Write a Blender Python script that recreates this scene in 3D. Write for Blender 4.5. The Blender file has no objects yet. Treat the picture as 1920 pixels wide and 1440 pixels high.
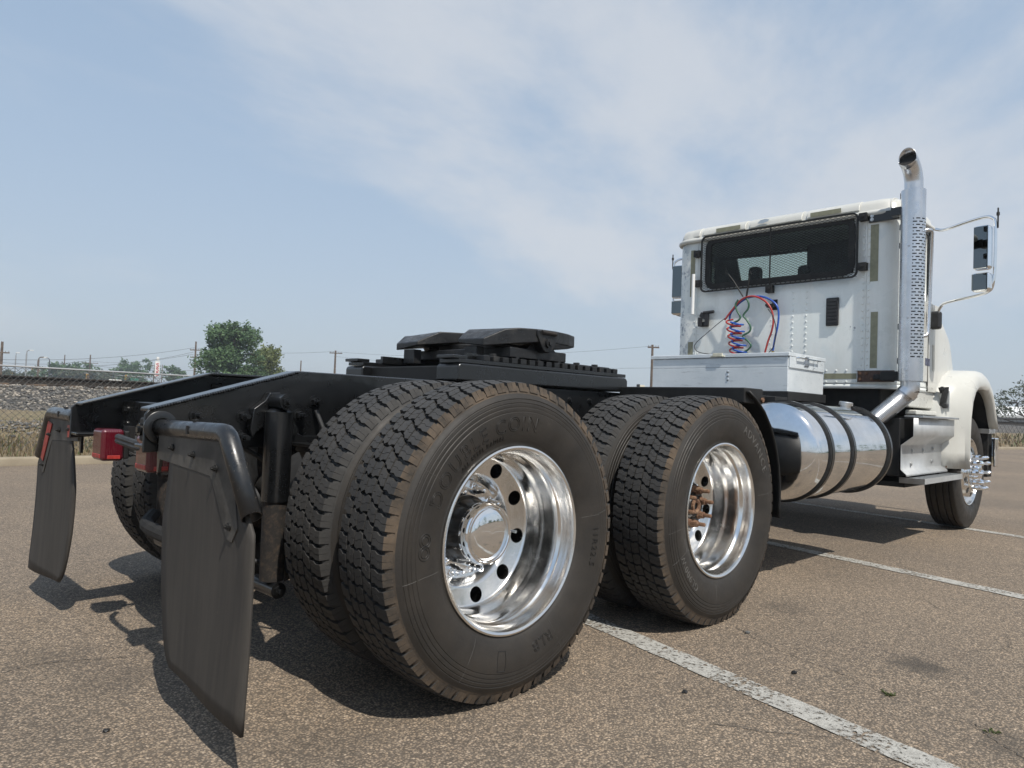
import bpy, math, random
from mathutils import Vector, Matrix
R_ = math.radians
SKYX, SKYY, SKYR = -10.644, 12.915, 2.011
sc = bpy.context.scene
col = sc.collection

# ---------------------------------------------------------------- camera
CAM = Vector((-1.6679, -2.8517, 0.9354))
CR = Vector((0.70959923, -0.70362601, 0.03713977))
CU = Vector((-0.04972048, 0.00257538, 0.99875985))
CF = Vector((0.70284906, 0.71056583, 0.03315713))
FPX = 1355.24
cd = bpy.data.cameras.new('camera')
cd.sensor_width = 36.0
cd.lens = FPX / 1920 * 36.0
cd.clip_start = 0.05
cd.clip_end = 5000
cam = bpy.data.objects.new('camera', cd)
col.objects.link(cam)
M = Matrix((CR, CU, -CF)).transposed().to_4x4()
M.translation = CAM
cam.matrix_world = M
sc.camera = cam

# ---------------------------------------------------------------- sky and sun
SUN = Vector((-0.20, -0.62, 1.0)).normalized()          # towards the sun
sun_el = math.asin(SUN.z)
sun_az = math.atan2(SUN.x, SUN.y)                        # clockwise from +Y
w = bpy.data.worlds.new('World')
sc.world = w
w.use_nodes = True
nt = w.node_tree
nt.nodes.clear()
def wn(t, **k):
    n = nt.nodes.new(t)
    for a, b in k.items(): setattr(n, a, b)
    return n
wl = nt.links.new
out = wn('ShaderNodeOutputWorld'); bg = wn('ShaderNodeBackground')
bg.inputs['Strength'].default_value = 0.112
sky = wn('ShaderNodeTexSky', sky_type='NISHITA', sun_disc=False, sun_elevation=sun_el, sun_rotation=sun_az,
         altitude=1500.0, air_density=1.0, dust_density=2.0, ozone_density=1.2)
tc = wn('ShaderNodeTexCoord')
sep = wn('ShaderNodeSeparateXYZ'); wl(tc.outputs['Generated'], sep.inputs[0])
def wm(op, a, b=None, clamp=False):
    n = wn('ShaderNodeMath', operation=op, use_clamp=clamp)
    for i, q in enumerate((a, b)):
        if q is None: continue
        if isinstance(q, (int, float)): n.inputs[i].default_value = q
        else: wl(q, n.inputs[i])
    return n.outputs[0]
zc = wm('MAXIMUM', sep.outputs['Z'], 0.0)
inv = wm('DIVIDE', 1.0, wm('ADD', zc, 0.45))
comb = wn('ShaderNodeCombineXYZ')
wl(wm('MULTIPLY', sep.outputs['X'], inv), comb.inputs[0]); wl(wm('MULTIPLY', sep.outputs['Y'], inv), comb.inputs[1])
mp = wn('ShaderNodeMapping'); wl(comb.outputs[0], mp.inputs[0])
mp.inputs['Location'].default_value = (SKYX, SKYY, 0.0); mp.inputs['Rotation'].default_value = (0, 0, SKYR)
n1 = wn('ShaderNodeTexNoise'); wl(mp.outputs[0], n1.inputs['Vector'])
n1.inputs['Scale'].default_value = 0.75; n1.inputs['Detail'].default_value = 8; n1.inputs['Roughness'].default_value = 0.60
n1.inputs['Distortion'].default_value = 0.35
rmp = wn('ShaderNodeMapRange', interpolation_type='SMOOTHSTEP'); wl(n1.outputs['Fac'], rmp.inputs['Value'])
rmp.inputs['From Min'].default_value = 0.44; rmp.inputs['From Max'].default_value = 0.60
rmp.inputs['To Min'].default_value = 0.0; rmp.inputs['To Max'].default_value = 0.68
# thin smoky veil towards the horizon
veil = wm('ADD', wm('MULTIPLY', wm('POWER', wm('SUBTRACT', 1.0, zc, True), 2.4), 0.46), 0.50)
fade = wm('MULTIPLY', zc, 6.0, True)
mixc = wn('ShaderNodeMix', data_type='RGBA'); wl(wm('MULTIPLY', rmp.outputs[0], fade), mixc.inputs['Factor'])
cloud = (5.7, 5.85, 6.1, 1.0)
mixv = wn('ShaderNodeMix', data_type='RGBA'); wl(veil, mixv.inputs['Factor'])
hz = wn('ShaderNodeMix', data_type='RGBA'); wl(wm('POWER', wm('SUBTRACT', 1.0, zc, True), 2.3), hz.inputs['Factor'])
hz.inputs[6].default_value = (3.75, 5.2, 7.0, 1.0); hz.inputs[7].default_value = (4.25, 4.7, 5.05, 1.0)
wl(sky.outputs[0], mixv.inputs[6]); wl(hz.outputs[2], mixv.inputs[7])
wl(mixv.outputs[2], mixc.inputs[6]); mixc.inputs[7].default_value = cloud
wl(mixc.outputs[2], bg.inputs['Color']); wl(bg.outputs[0], out.inputs['Surface'])

sd = bpy.data.lights.new('sun', 'SUN'); sd.energy = 4.5; sd.angle = R_(0.6); sd.color = (1.0, 0.945, 0.86)
sun = bpy.data.objects.new('sun', sd); col.objects.link(sun)
sun.rotation_euler = SUN.to_track_quat('Z', 'Y').to_euler(); sun.location = (-10, -40, 60)
sc.view_settings.view_transform = 'Standard'; sc.view_settings.look = 'None'
sc.view_settings.exposure = 0.15; sc.view_settings.gamma = 1.0
sc.view_settings.use_curve_mapping = False

# ---------------------------------------------------------------- helpers
def at(px, py, Y):
    """point on the photograph's sight line through a pixel, at world depth y = Y"""
    d = CF + CR * ((px - 960) / FPX) + CU * ((720 - py) / FPX)
    return CAM + d * ((Y - CAM.y) / d.y)
def atx(px, py, X):
    d = CF + CR * ((px - 960) / FPX) + CU * ((720 - py) / FPX)
    return CAM + d * ((X - CAM.x) / d.x)

class MB:
    def __init__(s): s.v = []; s.f = []; s.m = []
    def add(s, vs, fs, mi=0):
        o = len(s.v); s.v += [tuple(p) for p in vs]
        for f in fs: s.f.append(tuple(i + o for i in f)); s.m.append(mi)
        return s
    def box(s, x0, x1, y0, y1, z0, z1, mi=0):
        vs = [(x, y, z) for x in (x0, x1) for y in (y0, y1) for z in (z0, z1)]
        return s.add(vs, [(0,1,3,2),(4,6,7,5),(0,4,5,1),(2,3,7,6),(0,2,6,4),(1,5,7,3)], mi)
    def obox(s, c, ax, ay, az, mi=0):
        c, ax, ay, az = map(Vector, (c, ax, ay, az))
        vs = [c + ax*i + ay*j + az*k for i in (-1,1) for j in (-1,1) for k in (-1,1)]
        return s.add(vs, [(0,1,3,2),(4,6,7,5),(0,4,5,1),(2,3,7,6),(0,2,6,4),(1,5,7,3)], mi)
    def cyl(s, p0, p1, r0, r1=None, n=16, cap=True, mi=0):
        return s.rings([p0, p1], [r0, r0 if r1 is None else r1], n, cap, mi)
    def rings(s, path, rad, n=10, cap=True, mi=0, closed=False):
        P = [Vector(p) for p in path]
        k = len(P)
        if isinstance(rad, (int, float)): rad = [rad] * k
        T = []
        for i in range(k):
            a = P[i-1] if (i > 0 or closed) else P[i]
            b = P[(i+1) % k] if (i < k-1 or closed) else P[i]
            t = b - a
            if t.length < 1e-9: t = P[-1] - P[0]
            T.append(t.normalized() if t.length > 1e-9 else (T[-1] if T else Vector((0,0,1))))
        t0 = T[0]; up = Vector((0,0,1)) if abs(t0.z) < .9 else Vector((1,0,0))
        nrm = (up - t0 * up.dot(t0)).normalized()
        vs = []
        for i in range(k):
            t = T[i]; nrm = (nrm - t * nrm.dot(t)).normalized(); b = t.cross(nrm)
            for j in range(n):
                a = 2*math.pi*j/n
                vs.append(P[i] + (nrm*math.cos(a) + b*math.sin(a)) * rad[i])
        fs = []
        for i in range(k if closed else k-1):
            i2 = (i+1) % k
            for j in range(n):
                j2 = (j+1) % n
                fs.append((i*n+j, i*n+j2, i2*n+j2, i2*n+j))
        if cap and not closed:
            fs.append(tuple(range(n))[::-1]); fs.append(tuple((k-1)*n+j for j in range(n)))
        return s.add(vs, fs, mi)
    tube = rings
    def prism(s, poly, plane, a, b, mi=0):
        """2-D polygon in plane 'xz' / 'yz' / 'xy', extruded between a and b on the third axis"""
        n = len(poly)
        def P(p, h):
            return {'xz': (p[0], h, p[1]), 'yz': (h, p[0], p[1]), 'xy': (p[0], p[1], h)}[plane]
        vs = [P(p, a) for p in poly] + [P(p, b) for p in poly]
        fs = [tuple(range(n)), tuple(range(2*n-1, n-1, -1))] + [(i, i+n, (i+1) % n + n, (i+1) % n) for i in range(n)]
        return s.add(vs, fs, mi)
    def lathe(s, prof, n=64, mi=0, close=False, c=(0,0,0)):
        """(s outwards along local -Y, r) profile turned about the Y axis"""
        vs = []; k = len(prof)
        for (q, r) in prof:
            for j in range(n):
                a = 2*math.pi*j/n
                vs.append((c[0]+r*math.cos(a), c[1]-q, c[2]+r*math.sin(a)))
        fs = []
        for i in range(k if close else k-1):
            i2 = (i+1) % k
            for j in range(n):
                j2 = (j+1) % n
                fs.append((i*n+j, i*n+j2, i2*n+j2, i2*n+j))
        return s.add(vs, fs, mi)
    def ball(s, c, r, n=8, m=6, sq=(1,1,1), mi=0):
        vs = []; fs = []
        for i in range(m+1):
            p = math.pi*i/m
            for j in range(n):
                a = 2*math.pi*j/n
                vs.append((c[0]+r*sq[0]*math.sin(p)*math.cos(a), c[1]+r*sq[1]*math.sin(p)*math.sin(a), c[2]+r*sq[2]*math.cos(p)))
        for i in range(m):
            for j in range(n):
                j2 = (j+1) % n
                fs.append((i*n+j, (i+1)*n+j, (i+1)*n+j2, i*n+j2))
        return s.add(vs, fs, mi)
    def mesh(s, name, mats, ang=35, fix=True):
        me = bpy.data.meshes.new(name)
        me.from_pydata(s.v, [], s.f)
        if not isinstance(mats, (list, tuple)): mats = [mats]
        for m in mats: me.materials.append(m)
        if len(mats) > 1: me.polygons.foreach_set('material_index', s.m)
        me.validate()
        if fix:
            import bmesh
            b = bmesh.new(); b.from_mesh(me)
            bmesh.ops.recalc_face_normals(b, faces=b.faces[:]); b.to_mesh(me); b.free()
        if ang:
            me.polygons.foreach_set('use_smooth', [True]*len(me.polygons))
            me.set_sharp_from_angle(angle=R_(ang))
        me.update()
        return me
    def build(s, name, mats, parent=None, ang=35, bevel=0, loc=None, seg=2, fix=True):
        return link(name, s.mesh(name, mats, ang, fix), parent, loc, bevel, seg)

def link(name, me, parent=None, loc=None, bevel=0, seg=2):
    o = bpy.data.objects.new(name, me); col.objects.link(o)
    if parent: o.parent = parent
    if loc: o.location = loc
    if bevel:
        b = o.modifiers.new('bevel', 'BEVEL'); b.width = bevel; b.segments = seg; b.limit_method = 'ANGLE'
        b.angle_limit = R_(40); b.harden_normals = True
    return o
def tag(o, label=None, cat=None, group=None, kind=None):
    if label: o['label'] = label
    if cat: o['category'] = cat
    if group: o['group'] = group
    if kind: o['kind'] = kind
    return o
def empty(name, loc=(0,0,0), rz=0):
    o = bpy.data.objects.new(name, None); col.objects.link(o); o.location = loc; o.rotation_euler.z = rz
    o.empty_display_size = .2
    return o
def spline(pts, n=8):
    """Catmull-Rom through points"""
    P = [Vector(p) for p in pts]; P = [P[0]*2-P[1]] + P + [P[-1]*2-P[-2]]
    o = []
    for i in range(1, len(P)-2):
        for k in range(n):
            t = k/n; a, b, c, d = P[i-1:i+3]
            o.append(.5*((2*b) + (c-a)*t + (2*a-5*b+4*c-d)*t*t + (3*b-a-3*c+d)*t**3))
    o.append(P[-2]); return o

# ---------------------------------------------------------------- materials
class NT:
    def __init__(s, name):
        s.mat = bpy.data.materials.new(name); s.mat.use_nodes = True
        s.t = s.mat.node_tree; s.b = s.t.nodes['Principled BSDF']; s.o = s.t.nodes['Material Output']
        g = s.t.nodes.new('ShaderNodeTexCoord'); s.obj = g.outputs['Object']
        s.pos = s.t.nodes.new('ShaderNodeNewGeometry').outputs['Position']
    def n(s, t, **k):
        q = s.t.nodes.new(t)
        for a, b in k.items(): setattr(q, a, b)
        return q
    def l(s, a, b): s.t.links.new(a, b)
    def noise(s, scale, detail=4, rough=.55, vec=None, dist=0):
        q = s.n('ShaderNodeTexNoise'); q.inputs['Scale'].default_value = scale; q.inputs['Detail'].default_value = detail
        q.inputs['Roughness'].default_value = rough; q.inputs['Distortion'].default_value = dist
        s.l(vec or s.obj, q.inputs['Vector']); return q.outputs['Fac']
    def vor(s, scale, vec=None, feature='F1'):
        q = s.n('ShaderNodeTexVoronoi', feature=feature); q.inputs['Scale'].default_value = scale
        s.l(vec or s.obj, q.inputs['Vector']); return q
    def ramp(s, fac, stops, interp='LINEAR'):
        q = s.n('ShaderNodeValToRGB'); q.color_ramp.interpolation = interp
        e = q.color_ramp.elements
        while len(e) < len(stops): e.new(.5)
        for i, (p, c) in enumerate(stops):
            e[i].position = p; e[i].color = (c, c, c, 1) if isinstance(c, (int, float)) else (*c, 1)
        s.l(fac, q.inputs[0]); return q.outputs[0]
    def mr(s, fac, a, b, c=0., d=1.):
        q = s.n('ShaderNodeMapRange'); s.l(fac, q.inputs['Value'])
        for nme, x in zip(('From Min','From Max','To Min','To Max'), (a,b,c,d)): q.inputs[nme].default_value = x
        return q.outputs[0]
    def mix(s, fac, a, b, mode='MIX'):
        q = s.n('ShaderNodeMix', data_type='RGBA', blend_type=mode)
        for i, x in ((0, fac), (6, a), (7, b)):
            if isinstance(x, (int, float)): q.inputs[i].default_value = x if i == 0 else (x, x, x, 1)
            elif isinstance(x, tuple): q.inputs[i].default_value = (*x, 1)
            else: s.l(x, q.inputs[i])
        return q.outputs[2]
    def math(s, op, a, b=0.):
        q = s.n('ShaderNodeMath', operation=op)
        for i, x in enumerate((a, b)):
            if isinstance(x, (int, float)): q.inputs[i].default_value = x
            else: s.l(x, q.inputs[i])
        return q.outputs[0]
    def scaled(s, sx, sy, sz, vec=None):
        q = s.n('ShaderNodeMapping'); q.inputs['Scale'].default_value = (sx, sy, sz); s.l(vec or s.obj, q.inputs[0]); return q.outputs[0]
    def set(s, **k):
        for a, x in k.items():
            i = s.b.inputs[a.replace('_', ' ')]
            if isinstance(x, (int, float)): i.default_value = x
            elif isinstance(x, tuple): i.default_value = (*x, 1)
            else: s.l(x, i)
        return s
    def bump(s, h, strength=.3, dist=.005):
        q = s.n('ShaderNodeBump'); q.inputs['Strength'].default_value = strength; q.inputs['Distance'].default_value = dist
        s.l(h, q.inputs['Height']); s.l(q.outputs[0], s.b.inputs['Normal']); return s

def simple(name, c, rough=.5, metal=0., var=.12, scale=6., coat=0., bump=0., bscale=80., rvar=.0, spec=.5):
    m = NT(name)
    f = m.noise(scale, 5, .6)
    lo = tuple(max(0, x*(1-var*2)) for x in c); hi = tuple(min(1, x*(1+var*2)) for x in c)
    m.set(Base_Color=m.ramp(f, [(.3, lo), (.7, hi)]), Metallic=metal, Coat_Weight=coat)
    m.b.inputs['Specular IOR Level'].default_value = spec
    if rvar: m.set(Roughness=m.mr(m.noise(scale*2.3, 5, .65), .3, .7, max(.02, rough-rvar), rough+rvar))
    else: m.set(Roughness=rough)
    if bump: m.bump(m.noise(bscale, 4, .6), bump, .002)
    return m.mat
MT = {}
MT['black'] = simple('black_frame_paint', (.0052,.0056,.0062), .30, 0, .3, 9, coat=.45, bump=.10, bscale=160, rvar=.1)
MT['black_matt'] = simple('black_chassis_paint', (.007,.007,.007), .6, 0, .3, 12, bump=.2, bscale=70)
MT['under'] = simple('grimy_underbody', (.009,.008,.007), .8, 0, .4, 14, bump=.4, bscale=60)
def cast_iron():
    m = NT('greasy_cast_iron')
    c = m.mix(m.mr(m.noise(7, 7, .72), .52, .72, 0, .8), (.010,.0105,.0115), (.055,.048,.040)); c = m.mix(m.mr(m.noise(60, 4, .7), .62, .72, 0, .5), c, (.10,.095,.09))
    m.set(Base_Color=c, Roughness=m.mr(m.noise(18, 5, .65), .3, .7, .24, .6)); m.bump(m.noise(80, 5, .7), .7, .003)
    return m.mat
MT['cast'] = cast_iron()
MT['chrome'] = simple('chrome_plate', (.86,.87,.88), .035, 1, .03, 3)
MT['stack'] = simple('dull_aluminised_stack', (.66,.67,.69), .30, 1, .06, 5, rvar=.08)
MT['alu'] = simple('brushed_aluminium', (.60,.61,.61), .36, 1, .06, 6, rvar=.1, bump=.06, bscale=140)
MT['alu_dull'] = simple('dull_aluminium_sheet', (.50,.51,.51), .5, .55, .06, 6, rvar=.08, bump=.06, bscale=140)
MT['link'] = simple('weathered_fence_wire', (.055,.055,.052), .6, .2, .1, 3)
MT['tank'] = simple('polished_tank', (.80,.80,.80), .075, 1, .05, 5, rvar=.045)
MT['red'] = None
MT['dark_plastic'] = simple('black_plastic', (.018,.018,.02), .5, 0, .2, 20)
MT['strap_rubber'] = simple('strap_rubber', (.02,.02,.02), .6, 0, .3, 20)
MT['chipped'] = simple('olive_reflective_strip', (.255,.25,.17), .55, 0, .08, 30)
MT['interior'] = simple('cab_lining', (.075,.072,.07), .85, 0, .2, 6)
MT['steelpole'] = simple('galvanised_pole', (.30,.31,.32), .55, .3, .1, 2)
MT['wood'] = simple('weathered_pole_wood', (.105,.073,.05), .85, 0, .25, 3)
MT['wire'] = simple('wire', (.03,.03,.033), .6, 0, .1, 1)
MT['yellow'] = simple('signal_yellow', (.62,.33,.03), .5, 0, .1, 3)
MT['signwhite'] = simple('sign_white', (.72,.72,.70), .5, 0, .05, 2)
MT['signgreen'] = simple('sign_green', (.02,.13,.08), .5, 0, .05, 2)
MT['signred'] = simple('sign_red', (.5,.03,.03), .5, 0, .05, 2)
MT['hose_red'] = simple('red_air_hose', (.36,.035,.03), .35, 0, .1, 20)
MT['hose_blue'] = simple('blue_air_hose', (.02,.08,.36), .35, 0, .1, 20)
MT['hose_green'] = simple('green_cable', (.03,.10,.055), .4, 0, .1, 20)
MT['brass'] = simple('brass_fitting', (.45,.33,.15), .35, 1, .1, 20)
MT['bark'] = simple('tree_bark', (.07,.055,.042), .9, 0, .3, 4, bump=.5, bscale=20)

def frame_black():
    m = NT('speckled_black_frame_paint')
    sp = m.mr(m.noise(330, 2, .6), .735, .78, 0, .55); du = m.mr(m.noise(6, 6, .7), .55, .9, 0, .12)
    c = m.mix(du, (.0052,.0056,.0062), (.05,.045,.038)); c = m.mix(sp, c, (.22,.21,.20))
    m.set(Base_Color=c, Roughness=m.mr(m.noise(14, 5, .65), .3, .7, .22, .42), Coat_Weight=.4); m.bump(m.noise(160, 4, .6), .10, .002)
    return m.mat
MT['black'] = frame_black()
def pipe_black():
    m = NT('mud_flecked_black_pipe')
    c = m.mix(m.mr(m.noise(70, 5, .75), .63, .67, 0, .9), (.0065,.0072,.0085), (.20,.165,.125)); c = m.mix(m.mr(m.noise(9, 4, .6), .5, .8, 0, .25), c, (.05,.046,.04))
    m.set(Base_Color=c, Roughness=m.mr(m.noise(30, 4, .6), .3, .7, .22, .5), Coat_Weight=.3); m.bump(m.noise(70, 5, .75), .2, .002)
    return m.mat
MT['pipe'] = pipe_black()
def rim_mat():
    m = NT('polished_aluminium_wheel')
    spots = m.noise(420, 3, .7); dull = m.noise(14, 5, .65)
    m.set(Base_Color=m.mix(m.mr(spots, .62, .74), (.80,.79,.77), (.50,.47,.43)), Metallic=1.0,
          Roughness=m.math('ADD', m.mr(dull, .35, .7, .13, .28), m.mr(spots, .6, .75, 0, .12)))
    m.bump(m.noise(240, 3, .6), .035, .001)
    return m.mat
MT['rim'] = rim_mat()

def rubber(name, base=(.024,.023,.022), dust=(.085,.072,.058), lo=.42, hi=.8, amt=.55, rough=.72):
    m = NT(name)
    f = m.mr(m.noise(9, 6, .62), lo, hi, 0, amt); g = m.mr(m.noise(130, 4, .6), .4, .75, 0, .25)
    sc_ = m.mr(m.noise(26, 7, .78), .62, .72, 0, .55)
    c = m.mix(f, base, dust); c = m.mix(g, c, dust); c = m.mix(sc_, c, tuple(min(1, x*1.5) for x in dust))
    m.set(Base_Color=c, Roughness=m.mr(m.noise(20, 4), .3, .7, rough-.1, rough+.08))
    m.bump(m.math('ADD', m.noise(170, 4, .65), m.math('MULTIPLY', m.noise(40, 3), .6)), .25, .0015)
    return m.mat
MT['rubber'] = rubber('tread_rubber', (.026,.0255,.025), (.070,.064,.057), .4, .8, .45)
MT['sidewall'] = rubber('sidewall_rubber', (.0165,.0145,.0125), (.042,.0345,.027), .35, .75, .55, .6)
MT['letter'] = rubber('sidewall_letter_rubber', (.008,.0075,.007), (.018,.016,.014), .4, .8, .5, .5)
MT['letter_grey'] = rubber('grey_raised_letter', (.075,.072,.068), (.12,.11,.095), .4, .8, .5, .6)
MT['shoulder'] = rubber('dusty_brown_shoulder', (.030,.025,.020), (.125,.089,.058), .40, .70, .85, .85)
MT['flap'] = rubber('mud_flap_rubber', (.060,.054,.048), (.105,.093,.08), .3, .75, .6, .75)
def flapmat():
    m = NT('streaked_mud_flap')
    st = m.noise(30, 6, .65, m.scaled(1, 1, .09)); f = m.mr(m.noise(5, 5, .6), .3, .7)
    c = m.mix(m.mr(st, .35, .7, .1, .95), (.022,.020,.018), (.052,.046,.039)); c = m.mix(m.math('MULTIPLY', f, .4), c, (.058,.051,.043))
    spl = m.mr(m.noise(45, 5, .75), .66, .72, 0, .6); c = m.mix(spl, c, (.11,.085,.06))
    m.set(Base_Color=c, Roughness=.7); m.bump(st, .12, .002)
    return m.mat
MT['flap'] = flapmat()

def white_mat(name, c0, c1, chips=True):
    m = NT(name)
    f = m.noise(1.7, 5, .6); c = m.ramp(f, [(.35, c0), (.62, c1)])
    st = m.mr(m.noise(6, 6, .7, m.scaled(1, 1, .18)), .5, .8, 0, .32)
    c = m.mix(st, c, (.44,.42,.36))
    if chips:
        k = m.mr(m.noise(7.5, 7, .72), .685, .70); c = m.mix(k, c, (.33,.35,.37))
    if chips:                                              # flaking paint along the left rear corner, faded repaint patches
        sp_ = m.n('ShaderNodeSeparateXYZ'); m.l(m.obj, sp_.inputs[0])
        edge = m.math('MULTIPLY', m.mr(sp_.outputs[1], .80, .90), m.mr(m.noise(11, 6, .7), .52, .55)); c = m.mix(edge, c, (.30,.34,.38))
        c = m.mix(m.mr(m.noise(2.6, 2, .4), .55, .58, 0, .35), c, (.60,.68,.70))
    d = m.mr(m.noise(160, 2, .5), .72, .78, 0, .6); c = m.mix(d, c, (.25,.22,.18))
    m.set(Base_Color=c, Roughness=m.mr(m.noise(5, 4), .3, .7, .22, .42), Coat_Weight=.15)
    m.bump(m.noise(2.2, 2), .05, .02)
    return m.mat
MT['white'] = white_mat('faded_white_cab_paint', (.75,.785,.76), (.81,.82,.79))
MT['white2'] = white_mat('cream_white_paint', (.50,.50,.465), (.56,.555,.515), False)

def toolbox_mat():
    m = NT('scuffed_aluminium_box')
    f = m.noise(5, 6, .65); sc_ = m.noise(18, 6, .7, m.scaled(1, .3, 2.2))
    c = m.ramp(f, [(.3, (.57,.62,.65)), (.65, (.68,.72,.74))])
    c = m.mix(m.mr(sc_, .58, .74, 0, .55), c, (.18,.185,.19))
    c = m.mix(m.mr(m.noise(11, 6, .75), .70, .74), c, (.22,.19,.16))
    m.set(Base_Color=c, Metallic=.22, Roughness=m.mr(f, .3, .7, .32, .5)); m.bump(sc_, .06, .003)
    return m.mat
MT['toolbox'] = toolbox_mat()

def rust_mat(name, a=(.075,.035,.02), b=(.16,.085,.05), c=(.30,.21,.13)):
    m = NT(name)
    m.set(Base_Color=m.ramp(m.noise(60, 6, .7), [(.3, a), (.5, b), (.72, c)]), Roughness=.85); m.bump(m.noise(220, 4, .7), .5, .002)
    return m.mat
MT['rust'] = rust_mat('rusty_steel')
MT['rust_dark'] = rust_mat('dark_rusty_tube', (.009,.008,.007), (.018,.015,.013), (.065,.043,.028))
MT['plate_brown'] = rust_mat('brown_stained_plate', (.05,.032,.026), (.09,.055,.043), (.12,.08,.062))

def lens():
    m = NT('red_lamp_lens')
    m.set(Base_Color=m.mix(m.mr(m.noise(60, 5, .7), .55, .75, 0, .5), (.085,.005,.012), (.13,.04,.036)), Roughness=.22, Coat_Weight=.5)
    q = m.n('ShaderNodeTexWave'); q.inputs['Scale'].default_value = 40; m.l(m.obj, q.inputs[0]); m.bump(q.outputs['Fac'], .25, .002)
    return m.mat
MT['red'] = lens()
MT['tape'] = simple('red_reflective_tape', (.33,.03,.025), .4, 0, .15, 40)
MT['hanger'] = simple('dusty_grey_plate', (.06,.055,.048), .65, 0, .3, 10, bump=.1, bscale=90)
MT['tape_white'] = simple('white_reflective_tape', (.55,.55,.56), .4, 0, .1, 40)

def glass(name, tint, rough=.02, refl=1.0):
    m = NT(name)
    t = m.n('ShaderNodeBsdfTransparent'); t.inputs[0].default_value = (*tint, 1)
    g = m.n('ShaderNodeBsdfGlossy'); g.inputs['Roughness'].default_value = rough
    fr = m.n('ShaderNodeFresnel'); fr.inputs[0].default_value = 1.45
    mx = m.n('ShaderNodeMixShader')
    m.l(m.math('MULTIPLY', fr.outputs[0], refl), mx.inputs[0]); m.l(t.outputs[0], mx.inputs[1]); m.l(g.outputs[0], mx.inputs[2])
    m.l(mx.outputs[0], m.o.inputs['Surface'])
    return m.mat
MT['glass'] = glass('tinted_window_glass', (.72,.77,.75), refl=.55)
MT['glass_clear'] = glass('windscreen_glass', (.80,.88,.86), refl=.5)
MT['mirror'] = simple('mirror_glass', (.15,.17,.18), .02, 1, .02, 2)

def leaf_mat(name, a, b):
    m = NT(name)
    c = m.ramp(m.noise(.9, 5, .7, m.pos), [(.3, a), (.7, b)])
    m.set(Base_Color=c, Roughness=.6)
    t = m.n('ShaderNodeBsdfTranslucent'); m.l(c, t.inputs[0])
    mx = m.n('ShaderNodeMixShader'); mx.inputs[0].default_value = .25
    m.l(m.b.outputs[0], mx.inputs[1]); m.l(t.outputs[0], mx.inputs[2]); m.l(mx.outputs[0], m.o.inputs['Surface'])
    return m.mat
MT['leaf'] = leaf_mat('dark_green_leaves', (.042,.092,.038), (.12,.195,.078))
MT['leaf_yellow'] = leaf_mat('yellow_green_leaves', (.10,.135,.04), (.20,.225,.085))
MT['leaf_grey'] = leaf_mat('grey_green_leaves', (.05,.065,.035), (.10,.12,.065))
MT['straw'] = leaf_mat('dry_straw', (.14,.105,.058), (.29,.22,.125))
MT['weed'] = leaf_mat('weed_green', (.06,.09,.03), (.14,.15,.06))

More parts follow.
